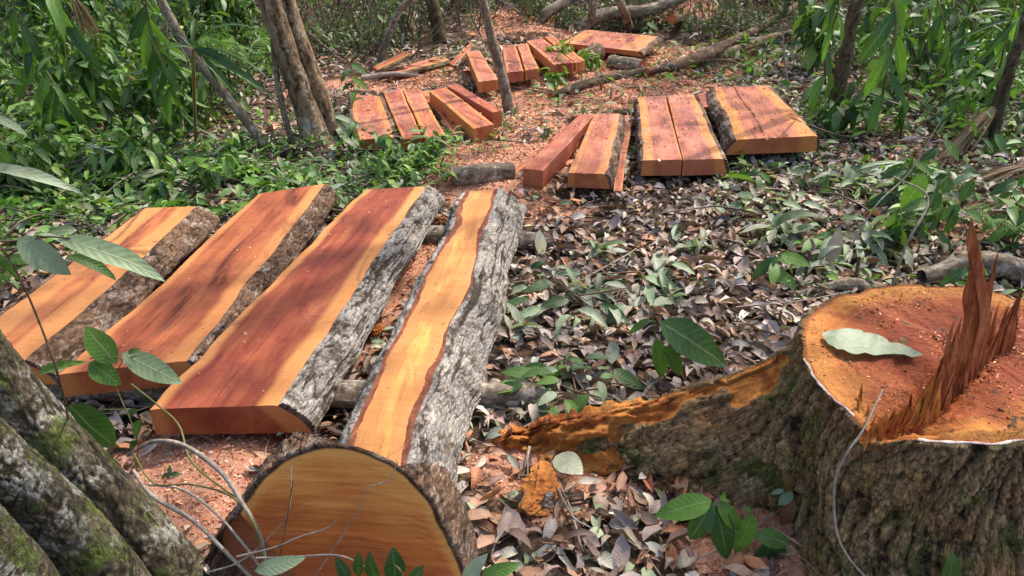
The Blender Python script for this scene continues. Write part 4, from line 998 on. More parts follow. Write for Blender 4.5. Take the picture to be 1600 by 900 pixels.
lit(1215, 110, .7, .9, 0); lit(1100, 120, .5, .6, 0); lit(1500, 240, .3, .6, 0); lit(870, 385, .14, .6, 0); lit(900, 470, .12, .4, 0); lit(590, 545, .10, .8, 0)
lit(1570, 630, .22, .7, .5); lit(1380, 470, .10, .4, .5); lit(240, 120, .8, .9, .8); lit(120, 100, .5, .7, .8); lit(330, 150, .5, .8, .5); lit(200, 290, .35, .8, .1); lit(60, 240, .3, .7, .1); lit(1310, 70, .6, .8, .8)
lit(1450, 80, .7, .6, .8); lit(60, 800, .08, .8, .5); lit(30, 850, .07, .6, .5); lit(130, 680, .05, .6, .5); lit(1180, 180, .2, .4)
for x_, y_, r_ in ((150, 55, .8), (350, 60, .8), (50, 150, .5), (1400, 150, .5), (1550, 90, .7), (650, 45, .9), (560, 60, .7), (1290, 130, .4), (420, 290, .25), (260, 300, .3), (1150, 330, .25), (1000, 300, .2)): lit(x_, y_, r_, .75, .3)
_L = np.array(LIT)
def gobo_crowns():
    n = 60000
    h = rng.uniform(4.6, 7.6, n)
    gx = rng.uniform(-11, 12, n); gy = rng.uniform(-3, 17, n)          # where its shadow falls on the ground
    x = gx + SUN[0] / SUN[2] * h; y = gy + SUN[1] / SUN[2] * h
    lm = np.zeros(n)
    for lx, ly, rx, ry, wg in _L:
        lm = np.maximum(lm, wg * np.exp(-(((gx - lx) / (rx * 1.35)) ** 2 + ((gy - ly) / (ry * 1.35)) ** 2) ** 2))
    clump = fbm(x * .9, y * .9, h * .9, 500, 3)
    small = fbm(gx * 3.2, gy * 3.2, 0, 510, 3)
    keep = (clump > -.22) & (rng.uniform(size=n) > lm * 1.12) & (small > -.42) & (rng.uniform(size=n) < CROWN_DENS)
    P = np.stack([x, y, h], -1)[keep]
    tops = np.array([t[1] for t in TREES]); own = np.argmin(((P[:, None, :2] - tops[None, :, :2]) ** 2).sum(-1), 1)
    for k, (root, top, base) in enumerate(TREES):
        Q = P[own == k]; m = len(Q)
        mb = MB()
        if m:
            scatter(mb, T_freshs, Q, rots(rng.uniform(0, 6.3, m), rng.normal(size=m) * .5, rng.normal(size=m) * .5), rng.uniform(.16, .30, m), pick(GREENS, m))
            for j in range(0, m, max(1, m // 14)):                      # limbs reaching into the crown
                tube(mb, [top - [0, 0, .6], (top + Q[j]) / 2 + [0, 0, .2], Q[j]], [.03, .012], n=6, m=5, lcol=np.array([.08, .06, .04]), luv=np.array([.5, .5, 0]))
        else:
            Q = top + rng.normal(size=(60, 3)) * .4
            scatter(mb, T_freshs, Q, rots(rng.uniform(0, 6.3, 60), rng.normal(size=60) * .5, rng.normal(size=60) * .5), rng.uniform(.14, .2, 60), pick(GREENS, 60))
        reparent(mb.build('crown', M_mass, None, loc=base), root)
CROWN_DENS = .50
gobo_crowns()

# ------------------------------------------------------------------ undergrowth
_meshes = {}
def leaf_mesh(kind, mat):
    key = (kind, mat.name)
    if key not in _meshes:
        T = dict(broad=T_fresh, long=T_long, strap=T_strap, dry=T_dry, cut=T_cut, blade=T_blade)[kind[0]]
        V, F, luv = T[kind[1] % len(T)]
        if kind[0] in ('broad', 'long', 'cut') : V, F, luv = leaf_fine(kind)
        o = link_mesh('leaf', V, [F], {'luv': luv}, mat); me = o.data; bpy.data.objects.remove(o); _meshes[key] = me
    return _meshes[key]
def leaf_fine(kind):
    spec = dict(broad=[(.44, .10, .7), (.40, .16, 1.0), (.5, .08, .4)], long=[(.24, .14, .9), (.20, .18, .7)], cut=[(.36, .22, .8), (.30, .3, 1.2), (.42, .15, .3)])[kind[0]]
    w_, f_, c_ = spec[kind[1] % len(spec)]
    return leaf_tpl(w_, 10, f_, c_, .012 if kind[0] != 'cut' else .03, 60 + kind[1])
def mat3(b, tip, up, wscale):
    y = np.asarray(tip, float) - b; L = np.linalg.norm(y); y = y / L
    x = unit(np.cross(y, up)); z = np.cross(x, y)
    M = Matrix(((x[0] * L * wscale, y[0] * L, z[0] * L, 0), (x[1] * L * wscale, y[1] * L, z[1] * L, 0), (x[2] * L * wscale, y[2] * L, z[2] * L, 0), (0, 0, 0, 1)))
    return M
def put_leaf(parent, b, tip, mat, kind='broad', k=0, ws=1.0, up=(0, -.5, 1), name='leaf'):
    o = bpy.data.objects.new(name, leaf_mesh((kind, k), mat)); COL.objects.link(o)
    M = mat3(np.asarray(b, float), tip, np.asarray(up, float), ws)
    pl = Vector(parent.location) if parent is not None else Vector((0, 0, 0))
    M.translation = Vector(b) - pl; o.parent = parent; o.matrix_basis = M
    return o

def plant(label, base, h, nstem=3, nleaf=9, L=.12, T=None, cols=None, spread=.35, droop=.6, group=None, name='leafy_plant', cat='plant', lean=(0, 0), cl=.0, stemr=.004, stemc=(.10, .11, .04), updown=0.):
    T = T or T_fresh; cols = cols or GREENS; base = np.array(base, float); base[2] = gh(base[0], base[1]) + 0
    root = empty(name, base); tag(root, label, cat, group)
    mb = MB(); sm = MB()
    for i in range(nstem):
        a = rng.uniform(0, 2 * pi); hh = h * rng.uniform(.65, 1.0); off = np.array([cos(a), sin(a), 0]) * spread * hh * rng.uniform(.3, 1)
        off = off + np.array([lean[0], lean[1], 0]) * hh
        top = base + off + [0, 0, hh]; mid = base + off * .35 + [0, 0, hh * .6]
        C = spline([base, mid, top], 24)
        tube(sm, [base, mid, top], [stemr, stemr * .4], n=8, m=5)
        t_ = rng.uniform(.25, 1, nleaf); t_[0] = 1
        P = C[(t_ * 23).astype(int)]
        yaw = np.arange(nleaf) * 2.4 + rng.normal(size=nleaf) * .4
        pitch = -droop + .45 * rng.normal(size=nleaf) + updown * t_
        scatter(mb, T, P, rots(yaw, pitch, rng.normal(size=nleaf) * .3), L * np.exp(rng.normal(size=nleaf) * .25), pick(cols, nleaf, .12))
    reparent(sm.build('stem', M_stem, None, loc=base), root)
    reparent(mb.build('foliage', M_mass, None, loc=base), root)
    return root

# dense undergrowth that nobody could count
def mass(label, name, regions, cat='undergrowth'):
    mb = MB()
    for x0, x1, y0, y1, h0, h1, n, L, cols, T in regions:
        y = rng.uniform(y0, y1, n); x = rng.uniform(x0, x1, n)
        cl = fbm(x * 1.1, y * 1.1, 0, 600, 3)
        zt = rng.uniform(0, 1, n) ** .9
        g = fbm(x * 1.7, y * 1.7, zt * h1 * 1.7, 610, 3)
        low = h1 < .17
        k = (g > (-.42 if low else -.08) + .12 * rng.normal(size=n)) & in_view(x, y, .3)
        x, y, zt, cl = x[k], y[k], zt[k], cl[k]; m = len(x)
        hh = h0 + (h1 - h0) * np.clip(.55 + cl, .1, 1)
        P = np.stack([x, y, gh(x, y) + (.02 if low else 0) + zt * hh], -1)
        c = pick(cols, m, .2) * (1.22 + .5 * fbm(x * 2.2, y * 2.2, zt * hh * 2.2, 620, 2))[:, None]
        scatter(mb, T, P, rots(rng.uniform(0, 6.3, m), (0. if low else -.5) + .5 * rng.normal(size=m), rng.normal(size=m) * .5), L * np.exp(rng.normal(size=m) * .35), np.clip(c, .005, .8))
        ns = m // 25
        for j in rng.integers(0, m, ns):                                 # bare stems and twigs among the leaves
            b0 = np.array([P[j, 0] + rng.normal() * .1, P[j, 1], gh(P[j, 0], P[j, 1])]); tp = b0 + [rng.normal() * .35, rng.normal() * .2, hh[j] * rng.uniform(.6, 1.2)]
            tube(mb, [b0, (b0 + tp) / 2 + rng.normal(size=3) * .05, tp], [.008, .003], n=5, m=4, caps=False, lcol=np.array([.17, .13, .09]) * rng.uniform(.5, 1.3), luv=np.array([.5, .5, 0]))
    o = mb.build(name, M_mass); tag(o, label, cat, kind='stuff')
DG = [(.04, .075, .02), (.06, .115, .026), (.085, .15, .035), (.05, .09, .03), (.14, .20, .08), (.10, .08, .04)]
mass('dense dark green forest undergrowth closing the back of the clearing', 'forest_undergrowth',
     [(-16, -.2, 9.4, 15, .6, 2.4, 30000, .085, DG, T_freshs), (-8, -1.1, 8.2, 9.8, .25, 1.1, 14000, .065, DG, T_freshs), (-1.1, -.2, 9.6, 11, .2, .7, 1500, .06, DG, T_freshs), (.1, 2.2, 9.9, 11.6, .1, .7, 5200, .07, DG + [(.08, .05, .03)], T_freshs), (2.0, 6, 9.2, 12.2, .1, .9, 8500, .08, DG + [(.08, .12, .03)], T_freshs), (-1.6, 1.6, 11.2, 15, .5, 2.2, 7000, .08, DG, T_freshs), (1.0, 16, 12.2, 15.5, .8, 2.6, 17000, .10, DG + [(.06, .10, .03)], T_freshs),
      (5.2, 14, 8.6, 13, .4, 2.0, 9000, .11, GREENS, T_freshs), (-30, 30, 15, 24, 1.5, 5, 16000, .35, DG, T_freshs)])
mass('low green leafy ground cover left of the clearing', 'green_ground_cover',
     [(-3.6, -1.3, 4.0, 4.75, .02, .13, 3000, .075, GREENS, T_fresh), (-2.9, -.5, 4.1, 4.85, .02, .11, 3600, .055, GREENS + PALE[:2], T_fresh + T_blade), (-2.2, 0, 4.9, 6.2, .02, .08, 700, .06, GREENS + PALE, T_fresh), (-.8, 2.6, 5.2, 9, .02, .09, 1000, .075, GREENS + PALE, T_freshs), (1.2, 4.5, 3.0, 6.5, .01, .07, 2200, .07, GREENS + PALE, T_fresh + T_blade), (2.2, 5.5, 5.5, 9, .03, .3, 3200, .10, GREENS + PALE[:1], T_freshs), (3.0, 8, 5.0, 8.8, .05, .7, 3600, .12, GREENS, T_fresh), (-3.8, -1.25, 3.85, 5.2, .02, .15, 4200, .07, GREENS, T_fresh), (-3.8, -1.9, 3.5, 5.0, .02, .2, 3000, .08, GREENS + PALE[:2], T_fresh), (-6.5, -2.0, 2.9, 4.6, .03, .20, 7500, .07, GREENS, T_fresh), (-2.6, -.9, 3.95, 4.6, .02, .12, 1500, .055, GREENS + PALE, T_fresh), (-9, -2.2, 5.6, 9.2, .05, .5, 9000, .085, GREENS, T_freshs), (-2.2, -1.5, 3.9, 4.7, .02, .12, 500, .065, GREENS, T_fresh), (-6.5, -2.3, 4.2, 6.4, .05, .42, 9500, .07, GREENS, T_fresh), (-9, -2.4, 6.0, 9.6, .15, 1.0, 8500, .10, GREENS + DG[1:3], T_freshs), (-2.9, -1.0, 4.1, 5.0, .02, .12, 900, .065, GREENS + PALE, T_fresh), (-1.2, -.35, 4.3, 5.4, .02, .14, 420, .07, GREENS, T_fresh)])

U_LEFT = 'leafy plants of the left undergrowth'
ORD = 'leftmost,second from the left,third from the left,fourth from the left,fifth from the left,sixth from the left,seventh from the left,eighth from the left,ninth from the left,tenth from the left,eleventh from the left,twelfth from the left,thirteenth from the left,fourteenth from the left,fifteenth from the left,sixteenth from the left,seventeenth from the left,eighteenth from the left'.split(',')
def scatter_plants(n, box, label, group, **kw):
    for i, px in enumerate(np.sort(rng.uniform(box[0], box[2], n))):
        py = rng.uniform(box[1], box[3]); b = W(px, py, 0)
        k = dict(kw); k['h'] = kw['h'] * rng.uniform(.7, 1.3); plant(label + ', ' + (ORD[i] if i < n - 1 else 'rightmost'), b, group=group, **k)
scatter_plants(16, (0, 205, 330, 330), 'low glossy green plant behind the leftmost board', U_LEFT, h=.28, nstem=4, nleaf=9, L=.11, spread=.6)
scatter_plants(18, (0, 120, 380, 215), 'tall leafy plant left of the twin trunks', U_LEFT, h=.65, nstem=4, nleaf=13, L=.15, spread=.45, T=T_fresh + T_long)
scatter_plants(14, (0, 60, 400, 120), 'bushy plant far back on the left', U_LEFT, h=1.0, nstem=5, nleaf=18, L=.16, spread=.4, T=T_fresh)
scatter_plants(12, (1230, 60, 1600, 150), 'tall broad-leaved plant at the back right', 'leafy plants at the back right', h=.95, nstem=3, nleaf=11, L=.20, spread=.35, T=T_fresh + T_long)
scatter_plants(11, (1260, 160, 1600, 240), 'small broad-leaved plant under the dark mossy trees', 'small plants under the mossy trees', h=.38, nstem=3, nleaf=7, L=.13, spread=.5)
scatter_plants(9, (1380, 300, 1600, 395), 'young plant behind the stump', 'young plants behind the stump', h=.26, nstem=2, nleaf=7, L=.13, spread=.5)
scatter_plants(9, (1150, 280, 1480, 420), 'wilted grey-green sprout lying on the litter', 'wilted sprouts on the litter', h=.07, nstem=3, nleaf=7, L=.13, spread=2.2, cols=PALE, T=T_cut, droop=.1)
scatter_plants(6, (800, 380, 1130, 520), 'wilted cut sprig right of the slab', 'cut sprigs on the litter', h=.06, nstem=3, nleaf=6, L=.12, spread=2.2, cols=PALE, T=T_cut, droop=.1)
scatter_plants(9, (530, 250, 680, 335), 'leafy sprout between short and long boards', 'green sprouts beside the sawdust path', h=.20, nstem=3, nleaf=8, L=.085, spread=.6)
scatter_plants(16, (830, 120, 1180, 250), 'tiny green seedling standing in the sawdust', 'tiny seedlings in the sawdust', h=.14, nstem=1, nleaf=4, L=.075, spread=.3)
scatter_plants(10, (860, 105, 930, 150), 'bright grassy sprout below the farthest boards', 'grassy sprouts below the farthest boards', h=.22, nstem=3, nleaf=6, L=.10, spread=.4, cols=[(.12, .24, .02), (.16, .30, .03)])
scatter_plants(12, (1080, 250, 1420, 330), 'small green seedling in the litter before the thick boards', 'seedlings before the thick boards', h=.13, nstem=1, nleaf=4, L=.085, spread=.4)

# stems with long drooping leaves
def drooper(label, pts, L=.26, n=11, group='stems with long drooping leaves', cols=None):
    base = np.array(pts[0]) * [1, 1, 0]; root = empty('drooping_plant', base); tag(root, label, 'plant', group)
    sm = MB(); tube(sm, pts, [.010, .005], n=16, m=6); reparent(sm.build('stem', M_stem, None, loc=base), root)
    C = spline(pts, 40)
    for i in range(n):
        p = C[int(5 + 34 * (i + .5) / n)]; a = (1 if i % 2 else -1)
        dx = a * rng.uniform(.15, .55) + rng.normal() * .15
        tip = p + unit([dx, rng.normal() * .35, -rng.uniform(.7, 1.3)]) * L * rng.uniform(.7, 1.25)
        put_leaf(root, p, tip, cols[i % len(cols)] if cols else M_leaf, 'long', i, rng.uniform(.75, 1.15), up=(rng.normal() * .9, -1, .35))
for lb, pl_, L_, n_ in (('arching stem with long drooping leaves before the dead brown frond', [W(205, 175), D(150, 110, 5.6), D(95, 20, 5.4), D(70, -30, 5.3)], .36, 12),
                        ('tall arching stem with sunlit drooping leaves left of the leaning slim tree', [W(300, 205), D(262, 120, 5.2), D(235, 40, 5.2), D(222, -30, 5.1)], .34, 13),
                        ('drooping stem hung with yellow-green leaves near the leaning slim tree', [W(290, 215), D(275, 150, 5.0), D(250, 90, 4.9), D(228, 50, 4.9)], .26, 9),
                        ('short stem with wide dark drooping leaves at the far left', [W(110, 200), D(95, 150, 5.2), D(72, 110, 5.2)], .34, 7),
                        ('dark drooping leaves of a stem at the upper left corner', [W(60, 160), D(50, 80, 6.2), D(20, 10, 6.0)], .34, 9),
                        ('bent stem with drooping leaves beside the dark mossy tree', [W(1290, 150), D(1290, 80, 5.4), D(1310, 10, 5.2), D(1300, -30, 5.2)], .30, 6),
                        ('stem with broad hanging leaves just right of the dark mossy tree', [W(1375, 180), D(1385, 110, 5.0), D(1400, 40, 4.9), D(1390, -30, 4.9)], .32, 6),
                        ('hanging leafy stem in the upper right corner', [W(1560, 130), D(1570, 70, 5.2), D(1590, 0, 5.0)], .34, 6),
                        ('leafy stem drooping over the strap-leaved palm', [W(1480, 120), D(1480, 60, 6.0), D(1462, -10, 6.0)], .30, 6)):
    drooper(lb, pl_, L_, n_, cols=[M_leaf, M_leafd, M_leaf])

# palms: each leaflet a strap of its own
def fan(label, hub, tips, mat, ws=1.0, group='palm fronds', stem=None, name='palm_frond', up=(0, -.4, 1), kind='strap', d=None, cat='palm frond'):
    """hub, tips: world points"""
    base = np.array(hub); base[2] = 0
    root = empty(name, base); tag(root, label, cat, group)
    for i, tp in enumerate(tips): put_leaf(root, hub, tp, mat, kind, i, ws * rng.uniform(.85, 1.15), up=np.array(up) + rng.normal(size=3) * .2, name='leaflet')
    if stem is not None:
        sm = MB(); tube(sm, [hub] + stem, [.008, .010], n=10, m=6); reparent(sm.build('stalk', M_stem, None, loc=base), root)
    return root
h_ = D(302, 75, 3.6)
fan('large dark palm fan with folded shiny leaflets across the leaning slim tree', h_, [D(390, 6, 3.5), D(425, 98, 3.45), D(428, 138, 3.4), D(382, 158, 3.5), D(350, 135, 3.5), D(240, 72, 3.5), D(270, 42, 3.6), D(232, 62, 3.7), D(300, 15, 3.7), D(405, 60, 3.5), D(408, 120, 3.45)], M_leafd, 1.5,
    stem=[D(303, 140, 3.8), W(306, 230)])
h_ = W(80, 248, .12)
fan('flattened palm fan lying on the ground cover at the far left', h_, [W(35, 195, .2), W(130, 258, .1), W(165, 275, .06), W(120, 290, .06), W(60, 300, .1), W(200, 262, .12), W(230, 284, .06), W(20, 280, .1)], M_leafd, 1.8, stem=[W(10, 260, .1)])
h_ = W(160, 232, .25)
fan('pale ribbed palm fan crumpled beside the yellow leaves', h_, [W(85, 250, .1), W(110, 276, .1), W(165, 290, .05), W(240, 262, .1), W(215, 230, .2), W(130, 222, .3)], M_leafp, 2.0)
h_ = W(505, 182, .1)
fan('grey-green palm fan curling at the foot of the twin trunks', h_, [W(500, 240, .05), W(530, 232, .05), W(560, 225, .1), W(598, 228, .08), W(590, 205, .15), W(570, 190, .2), W(520, 250, .02), W(468, 232, .05)], M_leafp, 1.7)
h_ = W(540, 262, .03)
fan('trampled palm leaf spread flat behind the long boards', h_, [W(450, 250, .03), W(400, 262, .03), W(470, 278, .03), W(600, 250, .05), W(650, 245, .05), W(640, 262, .03), W(560, 285, .03), W(430, 240, .04), W(350, 275, .02)], M_leafp, .8)
h_ = W(1432, 118, .05)
fan('upright palm tuft with dark glossy straps at the back right', h_, [D(1408, 10, 7.6), D(1445, -5, 7.6), D(1480, 35, 7.4), D(1502, 55, 7.2), D(1520, 85, 7.0), D(1395, 60, 7.5), D(1470, 15, 7.6), D(1510, 105, 7.0), D(1375, 85, 7.4)], M_leafd, 1.3, cat='palm')
h_ = D(1590, 30, 4.4)
fan('drooping palm leaf entering from the upper right corner', h_, [D(1520, 20, 4.4), D(1490, 55, 4.3), D(1540, 90, 4.3), D(1575, 100, 4.3), D(1500, 5, 4.4)], M_leafd, 1.3)
h_ = W(600, 45, .1)
fan('small grey spiky palm tuft at the foot of the brush', W(738, 50, .1), [D(725, 0, 9.6), D(735, -5, 9.6), D(748, 5, 9.6), D(715, 20, 9.6), D(758, 20, 9.6), D(742, 10, 9.5)], M_leafp, .8, cat='palm')
fan('cut palm blades lying flat before the glossy orange board', W(1430, 258, .05), [W(1300, 262, .04), W(1290, 275, .03), W(1310, 285, .03), W(1340, 270, .06), W(1260, 268, .03)], M_leafp, .9)
for lb, hub, tips in (
    ('dead straw-coloured frond hanging by the upper left trunk', D(112, -10, 5.6), [D(x_, y_, 5.6) for x_, y_ in ((128, 45), (136, 62), (146, 72), (152, 84), (160, 70), (168, 96), (172, 76), (180, 82), (140, 50), (155, 60), (165, 58), (148, 88))]),
    ('dry brown palm fan fallen under the right-hand trees', W(1560, 165, .25), [W(x_, y_, .03) for x_, y_ in ((1440, 262), (1450, 272), (1462, 250), (1470, 268), (1482, 255), (1458, 240), (1478, 236), (1492, 248), (1436, 276), (1500, 240))]),
    ('split dry palm frond lying flat beside the right border', W(1620, 262, .06), [W(x_, y_, .03) for x_, y_ in ((1470, 268), (1450, 285), (1490, 275), (1478, 292), (1510, 285), (1440, 300), (1500, 298), (1530, 292))])):
    tips = tips + [t_ * .5 + u_ * .5 + rng.normal(size=3) * [.06, .06, .0] for t_, u_ in zip(tips, tips[3:] + tips[:3])]
    fan(lb, hub, tips, M_straw, .42, group='dead palm fronds', name='dead_frond')

# ------------------------------------------------------------------ plants close to the camera, leaf by leaf
def handplant(label, stems, leaves, cat='plant', name='young_plant', stemr=.003, smat=None, group=None):
    """stems: lists of world points; leaves: (base, tip, mat, kind, k, ws, up)"""
    base = np.array(stems[0][0]) * [1, 1, 0]; root = empty(name, base); tag(root, label, cat, group)
    for s_ in stems:
        sm = MB(); tube(sm, s_, [stemr, stemr * .6], n=18, m=6); reparent(sm.build('stem', smat or M_stem, None, loc=base), root)
    for b_, t_, m_, kd, k, ws, up in leaves: put_leaf(root, b_, t_, m_, kd, k, ws, up)
    return root
UPC = (0, -.7, .8)
g = W(1150, 868)
d = g[1]
P_ = lambda px, py, dd=0., : D(px, py, d + dd)
handplant('green seedling with five broad dusty leaves at the bottom of the litter', [[g, P_(1142, 830), P_(1128, 788, .02)], [P_(1145, 840), P_(1175, 800)], [P_(1148, 850), P_(1180, 838), P_(1205, 842)]], [
    (P_(1112, 782), P_(1022, 806, -.03), M_leaf, 'broad', 0, 1.0, UPC), (P_(1112, 786), P_(1075, 852, -.05), M_leafd, 'broad', 1, 1.25, UPC), (P_(1118, 790), P_(1140, 880, -.05), M_leafd, 'broad', 2, .85, UPC),
    (P_(1120, 785), P_(1165, 835, -.02), M_leaf, 'broad', 0, .9, UPC), (P_(1125, 780), P_(1142, 775, .05), M_leaf, 'broad', 1, 1, UPC), (P_(1175, 802), P_(1150, 870, -.02), M_leaf, 'broad', 2, .8, UPC),
    (P_(1205, 842), P_(1185, 905, -.03), M_leafd, 'broad', 0, 1.2, UPC), (P_(1205, 842), P_(1222, 908, -.02), M_leafd, 'broad', 1, 1.1, UPC), (P_(1180, 835), P_(1240, 850, -.01), M_leaf, 'broad', 2, 1, UPC), (P_(1176, 800), P_(1160, 792), M_leaf, 'broad', 0, 1, UPC)])
g = W(1252, 818); d = g[1]
handplant('reddish-leaved seedling against the foot of the buttress root', [[g, P_(1240, 780), P_(1236, 745)], [P_(1240, 790), P_(1225, 765)]], [
    (P_(1236, 765), P_(1228, 742, -.02), M_leafr, 'broad', 0, 1.3, UPC), (P_(1240, 765), P_(1275, 760, -.02), M_leafr, 'broad', 1, 1.1, UPC), (P_(1238, 768), P_(1216, 790, -.02), M_leafp, 'broad', 2, 1.2, UPC), (P_(1238, 778), P_(1222, 828, -.03), M_leafr, 'broad', 0, 1.0, UPC),
    (P_(1225, 765), P_(1204, 772), M_leafp, 'broad', 1, 1, UPC), (P_(1240, 780), P_(1258, 800), M_leafr, 'broad', 2, 1, UPC), (P_(1238, 775), P_(1228, 800), M_leaf, 'broad', 2, .8, UPC)])
g = W(1042, 600); d = g[1]
handplant('seedling with one large dull green leaf in the middle of the litter', [[g, P_(1030, 560), P_(1020, 500), P_(1008, 460)], [P_(1035, 572), P_(1050, 545)]], [
    (P_(1030, 503), P_(1142, 572, -.08), M_leafd, 'broad', 2, .95, UPC), (P_(1024, 528), P_(1038, 598, -.04), M_leaf, 'broad', 0, .8, UPC), (P_(1035, 540), P_(1072, 592, -.04), M_leaf, 'broad', 1, 1.0, UPC), (P_(1015, 498), P_(978, 524), M_leaf, 'broad', 0, .6, UPC),
    (P_(1050, 545), P_(1090, 552), M_leaf, 'broad', 1, .8, UPC)])
d = 1.15
handplant('leafy twig reaching in from the left over the long boards', [[W(110, 690), P_(100, 620, .05), P_(60, 500), P_(12, 400), P_(-40, 345)], [P_(12, 400), P_(60, 372), P_(110, 372)]], [
    (P_(28, 372), P_(108, 430, -.02), M_leafp, 'broad', 0, 1.1, (.2, -1, .6)), (P_(90, 374), P_(262, 424, -.02), M_leafp, 'long', 0, .95, (.1, -.6, 1)), (P_(105, 400), P_(188, 430), M_leaf, 'broad', 1, .7, (0, -.4, 1)), (P_(60, 366), P_(130, 385, .03), M_leafp, 'long', 1, 1.1, (0, -.4, 1)),
    (P_(0, 408), P_(75, 404), M_leaf, 'broad', 2, .7, (0, -.4, 1)), (P_(-30, 262), P_(130, 288), M_leafp, 'long', 1, .8, (0, -.5, 1)), (P_(-20, 180), P_(46, 206), M_leafp, 'long', 0, 1.1, (0, -.5, 1)), (P_(-10, 222), P_(14, 258), M_leaf, 'broad', 0, 1.3, (0, -.8, 1)), (P_(0, 400), P_(22, 432), M_leaf, 'broad', 1, 1, (0, -.8, 1))],
    name='leafy_twig', cat='twig', stemr=.0022, smat=M_dtwig)
d = 1.55
handplant('climbing vine with round glossy leaves before the corner of the second board', [[W(205, 745), P_(215, 690), P_(180, 600), P_(190, 560), P_(140, 560)], [P_(190, 562), P_(215, 555)], [P_(205, 640), P_(160, 640)]], [
    (P_(182, 568), P_(128, 508, .03), M_leaf, 'broad', 0, 1.25, UPC), (P_(140, 566), P_(188, 602, -.03), M_leaf, 'broad', 1, 1.5, UPC), (P_(190, 552), P_(286, 600), M_leafp, 'broad', 2, .8, UPC), (P_(108, 632), P_(182, 706), M_leafd, 'broad', 0, 1.3, UPC),
    (P_(200, 552), P_(218, 544), M_leaf, 'broad', 1, 1, UPC), (P_(60, 585), P_(128, 560), M_leaf, 'broad', 1, .5, UPC), (P_(215, 640), P_(195, 650), M_leafd, 'broad', 0, 1.2, UPC), (P_(215, 690), P_(198, 702), M_leafd, 'broad', 0, 1.2, UPC), (P_(222, 655), P_(205, 690), M_leafd, 'broad', 0, .8, UPC)], name='climbing_vine', cat='vine', stemr=.002)
g = W(272, 770); d = g[1]
handplant('two-leaved seedling standing in the sawdust below the widest board', [[g, P_(266, 745)]], [(P_(266, 742), P_(250, 748), M_leafd, 'broad', 0, 1.3, UPC), (P_(266, 742), P_(282, 740), M_leafd, 'broad', 1, 1.3, UPC), (P_(266, 742), P_(264, 725, .02), M_leafd, 'broad', 1, 1.1, UPC)])
d = 1.13
handplant('low leafy sprig at the foot of the cut log face', [[W(640, 985), P_(630, 905), P_(615, 880)], [W(560, 985), P_(560, 880)], [W(740, 985), P_(745, 900)]], [
    (P_(617, 905), P_(615, 860), M_leafd, 'broad', 0, 1.3, (.3, -1, .3)), (P_(590, 905), P_(572, 868), M_leafd, 'broad', 1, 1.2, (-.3, -1, .3)), (P_(545, 905), P_(525, 872), M_leafd, 'broad', 2, .9, UPC), (P_(560, 900), P_(560, 865), M_leafd, 'broad', 2, .8, UPC),
    (P_(725, 908), P_(758, 868), M_leafp, 'broad', 0, .9, UPC), (P_(752, 902), P_(815, 880), M_leaf, 'broad', 1, .9, UPC), (P_(640, 915), P_(660, 885), M_leafd, 'broad', 2, 1, UPC)], name='leafy_sprig')
d = 1.32
handplant('single bright yellow-green leaf at the foot of the stump', [[W(1478, 985), P_(1480, 905)]], [(P_(1478, 912), P_(1494, 868), M_leaf, 'broad', 0, 1.2, (0, -1, .2))])
g = W(1435, 395); d = g[1]
handplant('sapling with oval leaves leaning over the litter behind the stump', [[g, P_(1445, 340), P_(1475, 300), P_(1520, 275)], [P_(1445, 350), P_(1400, 330)], [g, P_(1500, 400, .05), P_(1510, 360), P_(1490, 330)]], [
    (P_(1432, 330), P_(1408, 338), M_leaf, 'broad', 0, 1, UPC), (P_(1450, 318), P_(1412, 325, -.1), M_leaf, 'broad', 1, .8, UPC), (P_(1445, 270), P_(1408, 335), M_leaf, 'broad', 2, .9, UPC), (P_(1465, 300), P_(1460, 335), M_leafd, 'broad', 0, 1.1, UPC),
    (P_(1490, 325), P_(1480, 370), M_leafd, 'broad', 1, 1, UPC), (P_(1500, 320), P_(1470, 345), M_leaf, 'broad', 2, 1, UPC), (P_(1510, 330), P_(1545, 350), M_leaf, 'broad', 0, .8, UPC), (P_(1480, 400), P_(1470, 355), M_leaf, 'broad', 1, .7, UPC), (P_(1520, 280), P_(1500, 318), M_leafd, 'broad', 2, 1, UPC), (P_(1400, 330), P_(1385, 360), M_leaf, 'broad', 1, .9, UPC)])
def sapling_row(label, px, py, tall, n, L, mats, group=None):
    g = W(px, py); top = g + [rng.normal() * .05, rng.normal() * .05, tall]
    C = spline([g, (g + top) / 2 + rng.normal(size=3) * .02, top], 20)
    lv = []
    for i in range(n):
        p = C[int(6 + 13 * i / max(1, n - 1))]; a = i * 2.4 + rng.normal() * .4
        lv.append((p, p + np.array([cos(a), sin(a) * .8 - .15, -rng.uniform(.15, .7)]) * L * rng.uniform(.8, 1.2), mats[i % len(mats)], 'broad', i, rng.uniform(.7, 1), UPC))
    handplant(label, [list(C[::5]) + [C[-1]]], lv, group=group)
